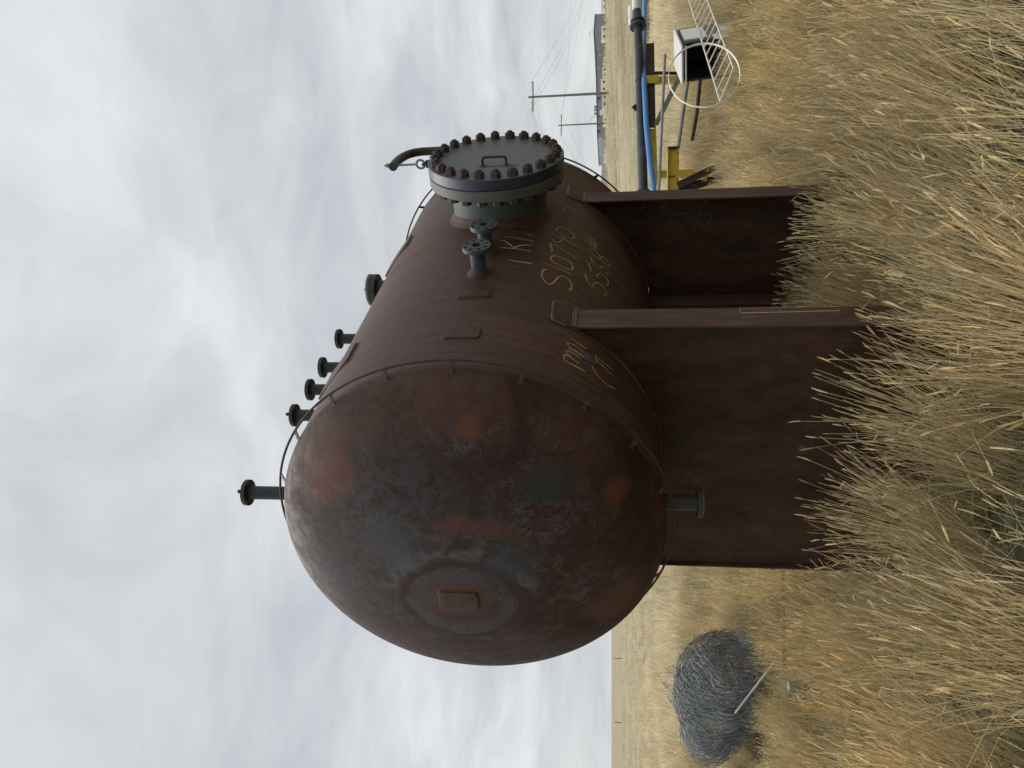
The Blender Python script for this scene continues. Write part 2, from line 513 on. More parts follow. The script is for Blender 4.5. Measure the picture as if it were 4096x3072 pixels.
def frame(O, ax, roll=0.0):
    """matrix whose Z is ax, at O"""
    q = Vector(ax).to_track_quat('Z', 'Y').to_matrix().to_4x4()
    return Matrix.Translation(Vector(O)) @ q @ Matrix.Rotation(roll, 4, 'Z')


# ------------------------------------------------------------------ the vessel
AX = 2.617          # height of the tank's axis
RC = 1.0627         # shell radius
RR = 1.1031         # ring radius
LL = 3.0953         # tangent to tangent
vessel = empty('pressure_vessel', (-0.7873, 4.071, 0.0), math.pi / 2 - 0.6139)
tag(vessel, 'huge rusty brown horizontal steel tank on two plate saddles in tall dry grass', 'tank')


def T(t, n, k):
    """tank frame: along the axis, out of the near side, up from the axis"""
    return Vector((t, -n, AX + k))


def TC(t, deg, r=RC):
    a_ = R_(deg)
    return T(t, r * math.sin(a_), r * math.cos(a_))


# shell
mb = MB()
ts = [0.0] + [LL * i / 24 for i in range(1, 24)] + [LL]
mb.surf([[TC(t, 360 * j / 160) for j in range(161)] for t in ts])
shell = mb.build('shell', MAT['shell'], vessel)


def head_mesh(t0, sgn):
    m = MB()
    rows = []
    for i in range(49):
        u = (math.pi / 2) * i / 48
        r, h = RC * math.cos(u), 0.535 * math.sin(u)
        rows.append([TC(t0 - sgn * h, 360 * j / 160, max(r, 1e-4)) for j in range(161)])
    m.surf(rows)
    return m


head = head_mesh(0.0, 1).build('dished_head', MAT['head'], vessel)
head['label'] = 'near domed end with blue-grey scale and orange rust blotches'
head2 = head_mesh(LL, -1).build('dished_head', MAT['shell'], vessel)


def torus_path(t, r, seg=120, a0=0.0, a1=360.0):
    return [TC(t, a0 + (a1 - a0) * i / seg, r) for i in range(seg)]


for t in (0.022, LL - 0.022, 1.62):
    wob = random.Random(int(t * 100))
    m = MB()
    prof = []
    for i in range(241):
        an = 360 * i / 240
        e = 0.0007 * wob.uniform(-1, 1)
        wd = 0.009 + 0.0012 * wob.uniform(-1, 1)
        prof.append([TC(t - wd, an, RC - 0.0005), TC(t - wd * 0.5, an, RC + 0.0022 + e), TC(t + wd * 0.5, an, RC + 0.0022 + e), TC(t + wd, an, RC - 0.0005)])
    m.surf(prof)
    m.build('weld_seam', MAT['shell'], shell, merge=False)

# insulation support rings on tabs
for t0, sg in ((0.0, 1), (LL, -1)):
    ringo = MB().tube(torus_path(t0, RR, 180), 0.0068, 8, closed=True).build('support_ring', MAT['bar'], vessel)
    for i in range(20):
        an = 90.8 + 18.0 * i
        a0, a1 = TC(t0 - sg * 0.058, an, 1.048), TC(t0 - sg * 0.002, an, RR - 0.004)
        tang = TC(0, an + 90, 1.0) - TC(0, 0, 0.0)
        tang = Vector((0, math.cos(R_(an)) * -1, -math.sin(R_(an))))
        d = (a1 - a0).normalized()
        m = MB()
        up = d.cross(tang).normalized()
        m.bar(a0, a1, 0.020, 0.006, up)
        # small weld lumps at the foot
        for sgn in (-1, 1):
            c = a0 + tang * sgn * 0.012 + d * 0.012
            m.lathe([(-0.006, 0.0), (-0.003, 0.006), (0.003, 0.006), (0.006, 0.0)], c, up, 6)
        m.build('tab', MAT['shell'], ringo)


def curved_pad(t0, t1, a0, a1, thick, rnd=0.02, hole=None):
    """rounded plate rolled to the shell, with a welded rim"""
    m = MB()
    mid_a = (a0 + a1) / 2
    half_a, half_t = (a1 - a0) / 2, (t1 - t0) / 2
    ra = math.degrees(rnd / RC)
    out = []
    for (sx, sy, st) in ((1, 1, 0), (-1, 1, 90), (-1, -1, 180), (1, -1, 270)):
        for q in range(5):
            ang = R_(st + 90 * q / 4)
            out.append(((t0 + t1) / 2 + sx * (half_t - rnd) + rnd * math.cos(ang), mid_a + sy * (half_a - ra) + ra * math.sin(ang)))
    nO = len(out)
    ct, ca = (t0 + t1) / 2, mid_a
    rings = []
    for f_, r in ((1.06, RC - 0.001), (1.015, RC + thick * 0.45), (1.0, RC + thick * 0.55), (1.0, RC + thick), (0.75, RC + thick), (0.4, RC + thick), (0.0, RC + thick)):
        rings.append([TC(ct + (t - ct) * f_, ca + (a_ - ca) * f_, r) for t, a_ in out] )
    for r_ in rings:
        r_.append(r_[0])
    m.surf(rings)
    return m


for (t0, t1, a0, a1, th, hole) in ((0.690, 0.790, 85.2, 95.3, 0.010, (0.778, 94.0)), (0.262, 0.368, 85.2, 95.4, 0.010, (0.352, 94.0)),
                                   (0.435, 0.625, 30.0, 50.0, 0.016, (0.60, 47.5)), (2.005, 2.19, 30.0, 48.2, 0.016, (2.165, 46.0))):
    pad = curved_pad(t0, t1, a0, a1, th).build('backing_pad', MAT['shell'], shell)
    h0 = TC(hole[0], hole[1], RC + th - 0.002)
    MB().lathe([(0.0, 0.0), (0.0, 0.0045), (0.0026, 0.0045), (0.0026, 0.0)], h0, TC(0, hole[1], 1) - TC(0, 0, 0), 10).build('weep_hole', MAT['dark'], shell)

# pad on the crown of the head
m = MB()
out = []
for (sx, sy, st) in ((1, 1, 0), (-1, 1, 90), (-1, -1, 180), (1, -1, 270)):
    for q in range(5):
        an = R_(st + 90 * q / 4)
        out.append((0.012 + sx * (0.068 - 0.022) + 0.022 * math.cos(an), -0.010 + sy * (0.098 - 0.022) + 0.022 * math.sin(an)))
out.append(out[0])
rows = []
for f_, t in ((1.12, -0.520), (1.08, -0.5325), (1.0, -0.5365), (0.99, -0.544), (0.95, -0.545), (0.5, -0.5452), (0.0, -0.5452)):
    rows.append([T(t, 0.012 + (a_ - 0.012) * f_, -0.010 + (b_ + 0.010) * f_) for a_, b_ in out])
m.surf(rows)
m.build('backing_pad', MAT['head_pad'], head)['label'] = 'orange rusted plate at the crown of the near head'
MB().lathe([(0.0, 0.0), (0.0, 0.007), (0.003, 0.007), (0.003, 0.0)], T(-0.5435, 0.044, -0.083), (-1, 0, 0), 12).build('weep_hole', MAT['dark'], head)


# flange with real bolt holes
def flange_disc(O, ax, R0, bore, th, bc, nh, hr, seg=56, raised=None, phase=0.0, bore_depth=0.12):
    """annular plate from O along ax, holes right through"""
    m = MB()
    Mx = frame(O, ax)
    def circ(r, c=(0, 0), sg=seg, rev=False):
        pts = [Vector((c[0] + r * math.cos(2 * math.pi * i / sg), c[1] + r * math.sin(2 * math.pi * i / sg), 0)) for i in range(sg)]
        return pts[::-1] if rev else pts
    loops = [circ(R0)]
    holes = []
    if bore:
        holes.append(circ(bore, (0, 0), 28, True))
    for i in range(nh):
        an = 2 * math.pi * (i + 0.5) / nh + phase
        holes.append(circ(hr, (bc * math.cos(an), bc * math.sin(an)), 12, True))
    loops += holes
    flat = [p for lp in loops for p in lp]
    tri = tessellate_polygon([[p.copy() for p in lp] for lp in loops])
    for z in (0.0, th):
        m.add([Mx @ Vector((p.x, p.y, z)) for p in flat], [tuple(t) for t in tri])
    for li, lp in enumerate(loops):
        sg = len(lp)
        dep0 = 0.0
        if bore and li == 1:
            dep0 = -bore_depth
        m.add([Mx @ Vector((p.x, p.y, dep0)) for p in lp] + [Mx @ Vector((p.x, p.y, th)) for p in lp],
              [(i, (i + 1) % sg, sg + (i + 1) % sg, sg + i) for i in range(sg)], True)
    if raised:
        m.lathe([(th - 0.0005, raised), (th + 0.0022, raised), (th + 0.0022, bore or 0.001)], O, ax, 40)
    return m


def hex_mesh(af, h, stud_r, stud_h, name, mat):
    m = MB()
    rc_ = af / math.sqrt(3)
    hexp = [(rc_ * math.cos(math.pi / 3 * i), rc_ * math.sin(math.pi / 3 * i)) for i in range(6)]
    lv = [(0.0, 1.0), (h * 0.90, 1.0), (h, 0.88)]
    rows = [[Vector((x * f_, y * f_, z)) for x, y in hexp] for z, f_ in lv]
    for i in range(2):
        m.add(rows[i] + rows[i + 1], [(j, (j + 1) % 6, 6 + (j + 1) % 6, 6 + j) for j in range(6)])
    m.add(rows[-1], [tuple(range(6))])
    m.lathe([(h - 0.001, stud_r), (h + stud_h * 0.8, stud_r), (h + stud_h, stud_r * 0.86), (h + stud_h, 0.0)], (0, 0, 0), (0, 0, 1), 14)
    return m.mesh(name, mat)


# nozzles on the top line
def pipe_on_top(t, top, r, mat, foot=True):
    m = MB()
    m.lathe([(0.0, r), (top - (RC - 0.05), r)], T(t, 0, RC - 0.05), (0, 0, 1), 32)
    if foot:
        m.lathe([(RC - 0.004, r + 0.022), (RC + 0.006, r + 0.014), (RC + 0.022, r + 0.002), (RC + 0.024, r - 0.002)], T(t, 0, 0), (0, 0, 1), 32)
    return m.build('nozzle', mat, vessel)


small_nut = hex_mesh(0.027, 0.016, 0.008, 0.006, 'nut', MAT['nut'])
top_list = [(0.216, 1.420, 'bolt_plug'), (0.989, 1.402, 'bolt_plug'), (1.295, 1.396, None), (1.586, 1.396, None), (1.998, 1.394, 'dome')]
for i, (t, under, kind) in enumerate(top_list):
    mt = MAT['nozzle_dark']
    nz = pipe_on_top(t, under + 0.01, 0.0405, mt)
    flange_disc(T(t, 0, under), (0, 0, 1), 0.079, 0.026, 0.024, 0.0625, 8 if i else 4, 0.0095, phase=0.2 * i).build('flange', mt, nz, bevel=0.0015)
    if kind == 'bolt_plug':
        z0 = under + 0.024
        MB().lathe([(0.0, 0.058), (0.006, 0.060), (0.012, 0.045), (0.016, 0.020), (0.016, 0.0)], T(t, 0, z0), (0, 0, 1), 24).build('cap', mt, nz)
        MB().lathe([(0.0, 0.006), (0.020, 0.006), (0.020, 0.011), (0.032, 0.012), (0.036, 0.006), (0.036, 0.0)], T(t - 0.012, 0.018, z0 + 0.008), (0, 0, 1), 12).build('knob', mt, nz)
        MB().lathe([(0.0, 0.005), (0.012, 0.005), (0.012, 0.009), (0.018, 0.009), (0.018, 0.0)], T(t + 0.05, 0.018, z0), (0, 0, 1), 8).build('bolt', mt, nz)
    elif kind == 'dome':
        z0 = under + 0.024
        MB().lathe([(0.0, 0.066), (0.007, 0.062), (0.014, 0.044), (0.017, 0.018), (0.017, 0.0)], T(t, 0, z0), (0, 0, 1), 24).build('cap', mt, nz)
        MB().lathe([(0.0, 0.012), (0.010, 0.013), (0.014, 0.008), (0.014, 0.0)], T(t, 0.005, z0 + 0.016), (0, 0, 1), 12).build('knob', mt, nz)
        MB().lathe([(0.0, 0.005), (0.012, 0.005), (0.012, 0.009), (0.018, 0.009), (0.018, 0.0)], T(t + 0.055, 0.01, z0), (0, 0, 1), 8).build('bolt', mt, nz)

# wide flange further along, with a board over it
nz = pipe_on_top(2.832, 1.30, 0.084, MAT['nozzle_dark'])
nz['label'] = 'wide nozzle with a weathered board over its flange'
flange_disc(T(2.832, 0, 1.296), (0, 0, 1), 0.140, 0.078, 0.060, 0.121, 8, 0.011).build('flange', MAT['nozzle_dark'], nz, bevel=0.002)
mb = MB()
mb.lathe([(0.0, 0.0), (0.0, 0.141), (0.018, 0.142), (0.020, 0.138), (0.020, 0.0)], T(2.832, 0, 1.358), (0, 0, 1), 40)
mb.build('cover_board', MAT['ply'], nz)
for an in (15, 60, 150, 240, 330):
    p = T(2.832 + 0.121 * math.cos(R_(an)), 0.121 * math.sin(R_(an)), 1.378)
    MB().lathe([(0.0, 0.010), (0.010, 0.010), (0.012, 0.006), (0.012, 0.0)], p, (0, 0, 1), 8).build('bolt', MAT['ply'], nz)

# two flanged nozzles on the near side
for t, lab in ((0.990, None), (1.287, None)):
    face = 1.242
    m = MB()
    m.lathe([(0.98, 0.0445), (face - 0.02, 0.0445)], T(t, 0, 0), (0, -1, 0), 36)
    rows = []
    for r_, up_ in ((0.078, -0.002), (0.067, 0.006), (0.055, 0.020), (0.046, 0.030), (0.044, 0.032)):
        row = []
        for j in range(49):
            a_ = 2 * math.pi * j / 48
            dt, dk = r_ * math.cos(a_), r_ * math.sin(a_)
            row.append(T(t + dt, math.sqrt(RC ** 2 - dk ** 2) + up_, dk))
        rows.append(row)
    nz = m.build('nozzle', MAT['nozzle'], vessel)
    MB().surf(rows).build('fillet_weld', MAT['shell'], nz)
    flange_disc(T(t, face - 0.027, 0), (0, -1, 0), 0.084, 0.0265, 0.0265, 0.0645, 8, 0.0098, raised=0.050, phase=0.0).build('flange', MAT['nozzle'], nz, bevel=0.0015)

# drain nozzle under the near head
m = MB()
m.lathe([(0.95, 0.0445), (1.255, 0.0445)], T(0.207, 0, 0), (0, 0, -1), 32)
nz = m.build('nozzle', MAT['nozzle_green'], vessel)
nz['label'] = 'grey-green drain nozzle under the tank'
flange_disc(T(0.207, 0, -1.243), (0, 0, -1), 0.084, 0.0265, 0.027, 0.0645, 4, 0.0098).build('flange', MAT['nozzle_green'], nz, bevel=0.0015)
MB().lathe([(0, 0), (0, 0.074), (0.006, 0.074), (0.006, 0)], T(0.207, 0, -1.2705), (0, 0, -1), 24).build('gasket', MAT['ply'], nz)

# ------------------------------------------------------------------ manway
TM = 1.989
m = MB()
m.lathe([(0.96, 0.320), (1.285, 0.320)], T(TM, 0, 0), (0, -1, 0), 96)
manway = m.build('manway', MAT['neck'], vessel)
rows = []
wr = random.Random(3)
for r_, up_ in ((0.362, -0.002), (0.355, 0.006), (0.347, 0.012), (0.342, 0.020), (0.335, 0.027), (0.330, 0.036), (0.3225, 0.050), (0.319, 0.052)):
    row = []
    for j in range(97):
        a_ = 2 * math.pi * j / 96
        rj = r_ + wr.uniform(-0.0006, 0.0006)
        dt, dk = rj * math.cos(a_), rj * math.sin(a_)
        row.append(T(TM + dt, math.sqrt(RC ** 2 - dk ** 2) + up_, dk))
    row[-1] = row[0]
    rows.append(row)
MB().surf(rows).build('fillet_weld', MAT['shell'], manway)
MB().lathe([(1.280, 0.30), (1.280, 0.452), (1.284, 0.457), (1.346, 0.457), (1.350, 0.453), (1.350, 0.30)], T(TM, 0, 0), (0, -1, 0), 120).build('flange', MAT['flange_grey'], manway)
MB().lathe([(1.349, 0.40), (1.349, 0.448), (1.3555, 0.448), (1.3555, 0.40)], T(TM, 0, 0), (0, -1, 0), 96).build('gasket', MAT['dark'], manway)
cov = MB().lathe([(1.4255, 0.0), (1.4255, 0.4535)], T(TM, 0, 0), (0, -1, 0), 120).build('cover_plate', MAT['cover'], manway)
MB().lathe([(1.4255, 0.4535), (1.4225, 0.457), (1.358, 0.457), (1.355, 0.454), (1.355, 0.40)], T(TM, 0, 0), (0, -1, 0), 120).build('cover_rim', MAT['rim_blue'], manway)
big_nut = hex_mesh(0.0605, 0.038, 0.0185, 0.012, 'nut', MAT['nut'])
back_nut = hex_mesh(0.0605, 0.038, 0.0185, 0.004, 'nut', MAT['nut'])
for i in range(24):
    an = R_(-22.5 + 15 * i)
    dt, dk = 0.4064 * math.sin(an), 0.4064 * math.cos(an)
    link_copy(big_nut, 'nut', manway, frame(T(TM + dt, 1.4256, dk), (0, -1, 0), random.uniform(0, 1.05)))
    link_copy(back_nut, 'nut', manway, frame(T(TM + dt, 1.2798, dk), (0, 1, 0), random.uniform(0, 1.05)))


def fillet(path, r, n=5):
    """round the corners of a polyline"""
    P = [Vector(p) for p in path]
    out = [P[0]]
    for i in range(1, len(P) - 1):
        a_, b_ = (P[i - 1] - P[i]), (P[i + 1] - P[i])
        ra = min(r, a_.length * 0.49, b_.length * 0.49)
        s0, s1 = P[i] + a_.normalized() * ra, P[i] + b_.normalized() * ra
        for q in range(n + 1):
            u = q / n
            out.append(s0 * (1 - u) ** 2 + P[i] * 2 * u * (1 - u) + s1 * u ** 2)
    out.append(P[-1])
    return out


# lifting handle on the cover
ht = TM - 0.188
MB().tube(fillet([T(ht, 1.424, 0.060), T(ht, 1.484, 0.060), T(ht, 1.484, -0.095), T(ht, 1.424, -0.095)], 0.022), 0.0085, 10).build('handle', MAT['bar'], manway)
for k_ in (0.060, -0.095):
    MB().lathe([(1.4255, 0.022), (1.428, 0.017), (1.434, 0.009)], T(ht, 0, k_), (0, -1, 0), 14).build('handle_weld', MAT['nut'], manway)
# rusty wash below and round the handle feet (flat stain on the plate)
m = MB()
sr = random.Random(11)
for (ct, ck, rt, rk) in ((ht, 0.062, 0.030, 0.045), (ht, -0.098, 0.030, 0.06), (ht - 0.012, -0.02, 0.016, 0.10), (ht - 0.004, -0.13, 0.016, 0.05)):
    pts = [T(ct + rt * math.cos(2 * math.pi * j / 28) * sr.uniform(0.6, 1.15), 1.4262 + ck * 0.001, ck + rk * math.sin(2 * math.pi * j / 28) * sr.uniform(0.6, 1.15)) for j in range(28)]
    m.add(pts, [tuple(range(28))])
m.build('rust_stain', simple('thin_rust_wash', (0.088, 0.066, 0.056), 0.7, 0.25, 20), manway)

# davit arm over the cover
post = [T(2.555, 1.305, -0.33), T(2.555, 1.305, 0.45), T(2.553, 1.305, 0.56), T(2.545, 1.307, 0.64), T(2.515, 1.311, 0.69), T(2.44, 1.322, 0.725),
        T(2.34, 1.336, 0.738), T(2.22, 1.354, 0.738), T(2.09, 1.373, 0.728), T(1.975, 1.389, 0.712)]
MB().tube(post, 0.030, 20).build('davit_arm', MAT['davit'], manway)
for k_ in (-0.05, -0.25):
    m = MB()
    m.box(T(2.500, 1.310, k_), (0.13, 0.025, 0.06))
    m.lathe([(-0.04, 0.036), (0.04, 0.036)], T(2.555, 1.305, k_), (0, 0, 1), 20)
    m.build('davit_bracket', MAT['davit'], manway)
m = MB()
ec = T(2.005, 1.389, 0.525)
m.tube([ec + Vector((0.0, 0.029 * math.cos(2 * math.pi * j / 24), 0.029 * math.sin(2 * math.pi * j / 24))) for j in range(24)], 0.0082, 8, closed=True)
m.tube([T(2.005, 1.389, 0.552), T(2.003, 1.389, 0.778)], 0.0075, 10)
m.build('eye_bolt', MAT['galv'], manway)
MB().lathe([(0.745, 0.0), (0.745, 0.015), (0.764, 0.015), (0.768, 0.010), (0.768, 0.0)], T(2.003, 1.389, 0), (0, 0, 1), 6).build('nut', MAT['galv'], manway)
m = MB()
m.tube(fillet([T(1.978, 1.389, 0.455), T(1.980, 1.389, 0.508), T(2.030, 1.389, 0.508), T(2.028, 1.389, 0.455)], 0.018), 0.0085, 8)
m.tube([T(1.962, 1.389, 0.466), T(2.048, 1.389, 0.466)], 0.009, 8)
m.build('shackle', MAT['bar'], manway)
MB().box(T(2.003, 1.389, 0.466), (0.022, 0.05, 0.040)).build('lifting_lug', MAT['bar'], manway)


# ------------------------------------------------------------------ saddles
def saddle(web_t, edge_t0, edge_t1, inner_sign, chalk):
    """web plate with end flanges, a centre rib, a base and a wear plate against the shell"""
    nl, nr = -0.985, 0.915
    rp = RC + 0.0135
    # web: follows the curve of the tank
    m = MB()
    cols = 60
    th = 0.0127
    grid_f, grid_b = [], []
    for j in range(cols + 1):
        n_ = nl + 0.0135 + (nr - nl - 0.027) * j / cols
        top = -math.sqrt(max(rp ** 2 - n_ ** 2, 0.0))
        grid_f.append([T(web_t - th / 2, n_, -AX + 0.021), T(web_t - th / 2, n_, top)])
        grid_b.append([T(web_t + th / 2, n_, -AX + 0.021), T(web_t + th / 2, n_, top)])
    m.surf(grid_f, False)
    m.surf(grid_b, False)
    web = m.build('saddle_web', MAT['plate'], vessel, merge=False)
    tc = (edge_t0 + edge_t1) / 2
    for n_, sg in ((nr, 1), (nl, -1)):
        top = -math.sqrt(rp ** 2 - (abs(n_) - 0.006) ** 2)
        fl = MB().box(T(tc, n_ - sg * 0.0063, (-AX + 0.021 + top) / 2), (edge_t1 - edge_t0, 0.0127, top + AX - 0.021)).build('saddle_flange', MAT['edge_plate'], vessel, bevel=0.0015)
        # cap weld where the flange meets the wear plate
        MB().tube([T(edge_t0 - 0.002, n_ + sg * 0.001, top + 0.004), T(edge_t1 + 0.002, n_ + sg * 0.001, top + 0.004)], 0.0085, 8).build('weld_bead', MAT['weld'], fl)
        MB().tube([T(edge_t0 - 0.001, n_ + sg * 0.004, top + 0.018), T(edge_t1 + 0.001, n_ + sg * 0.004, top + 0.018)], 0.006, 8).build('weld_bead', MAT['weld'], fl)
    # ribs on the inner side
    e_in = edge_t1 if inner_sign > 0 else edge_t0
    for n_ in (0.03,):
        tp = -math.sqrt(rp ** 2 - n_ ** 2)
        MB().box(T((web_t + inner_sign * th / 2 + e_in) / 2, n_, (-AX + 0.021 + tp) / 2), (abs(e_in - web_t) - th / 2, 0.0127, tp + AX - 0.021)).build('saddle_rib', MAT['edge_plate'], vessel)
    MB().box(T(tc, (nl + nr) / 2, -AX + 0.010), (edge_t1 - edge_t0 + 0.05, nr - nl + 0.06, 0.020)).build('base_plate', MAT['plate'], vessel)
    # wear plate
    m = MB()
    a0, a1 = 114.6, 245.4
    t0, t1 = edge_t0 - 0.008, edge_t1 + 0.008
    secs = []
    for i in range(81):
        an = a0 + (a1 - a0) * i / 80
        secs.append([TC(t0, an, RC - 0.001), TC(t0 + 0.003, an, RC + 0.012), TC(t1 - 0.003, an, RC + 0.012), TC(t1, an, RC - 0.001)])
    m.surf(secs, False)
    for e in (secs[0], secs[-1]):
        m.add(e, [(0, 1, 2, 3)])
    wp = m.build('wear_plate', MAT['shell'], vessel)
    for an in (a0, a1):
        s_ = -1 if an < 180 else 1
        c0, c1 = TC(t0 + 0.022, an + s_ * 0.1, RC + 0.007), TC(t1 - 0.022, an + s_ * 0.1, RC + 0.007)
        MB().tube(fillet([TC(t0 - 0.003, an - s_ * 4.5, RC + 0.004), TC(t0 - 0.003, an, RC + 0.006), TC(t1 + 0.003, an, RC + 0.006), TC(t1 + 0.003, an - s_ * 4.5, RC + 0.004)], 0.03), 0.0082, 8).build('weld_bead', MAT['weld'], wp)
    for tt in (t0, t1):
        MB().tube([TC(tt, a0 + 4 + (a1 - a0 - 8) * i / 60, RC + 0.003) for i in range(61)], 0.006, 6).build('weld_bead', MAT['shell'], wp)
    return web


web_near = saddle(0.640, 0.608, 0.800, 1, False)
web_far = saddle(2.575, 2.435, 2.618, -1, True)
MB().lathe([(0, 0), (0, 0.019), (0.0015, 0.0185), (0.0015, 0)], T(0.640 - 0.00635, 0.057, -1.886), (-1, 0, 0), 16).build('welded_disc', MAT['smudge'], web_near)


# ------------------------------------------------------------------ hand marking on the shell
def ribbon_on_shell(m, pts, half, lift=0.0012):
    """brush stroke that hugs the shell: (t, degrees) points"""
    P = [Vector((t, R_(an) * RC)) for t, an in pts]
    # resample smoothly
    dense = []
    nP = len(P)
    for i in range(nP - 1):
        p0, p1, p2, p3 = P[max(i - 1, 0)], P[i], P[i + 1], P[min(i + 2, nP - 1)]
        steps = max(2, int((p2 - p1).length / 0.008))
        for q in range(steps):
            u = q / steps
            dense.append(0.5 * ((2 * p1) + (p2 - p0) * u + (2 * p0 - 5 * p1 + 4 * p2 - p3) * u * u + (3 * p1 - p0 - 3 * p2 + p3) * u ** 3))
    dense.append(P[-1])
    row0, row1 = [], []
    nD = len(dense)
    ph = random.uniform(0, 6)
    for i, p in enumerate(dense):
        d = (dense[min(i + 1, nD - 1)] - dense[max(i - 1, 0)])
        if d.length < 1e-6:
            d = Vector((1, 0))
        d.normalize()
        nrm = Vector((-d.y, d.x))
        e = min(i, nD - 1 - i)
        hw = half * (0.85 + 0.25 * math.sin(i * 0.23 + ph)) * (0.55 if e == 0 else 0.9 if e == 1 else 1.0)
        for row, s_ in ((row0, 1), (row1, -1)):
            q = p + nrm * hw * s_
            row.append(TC(q.x, math.degrees(q.y / RC), RC + lift))
    m.surf([row0, row1])


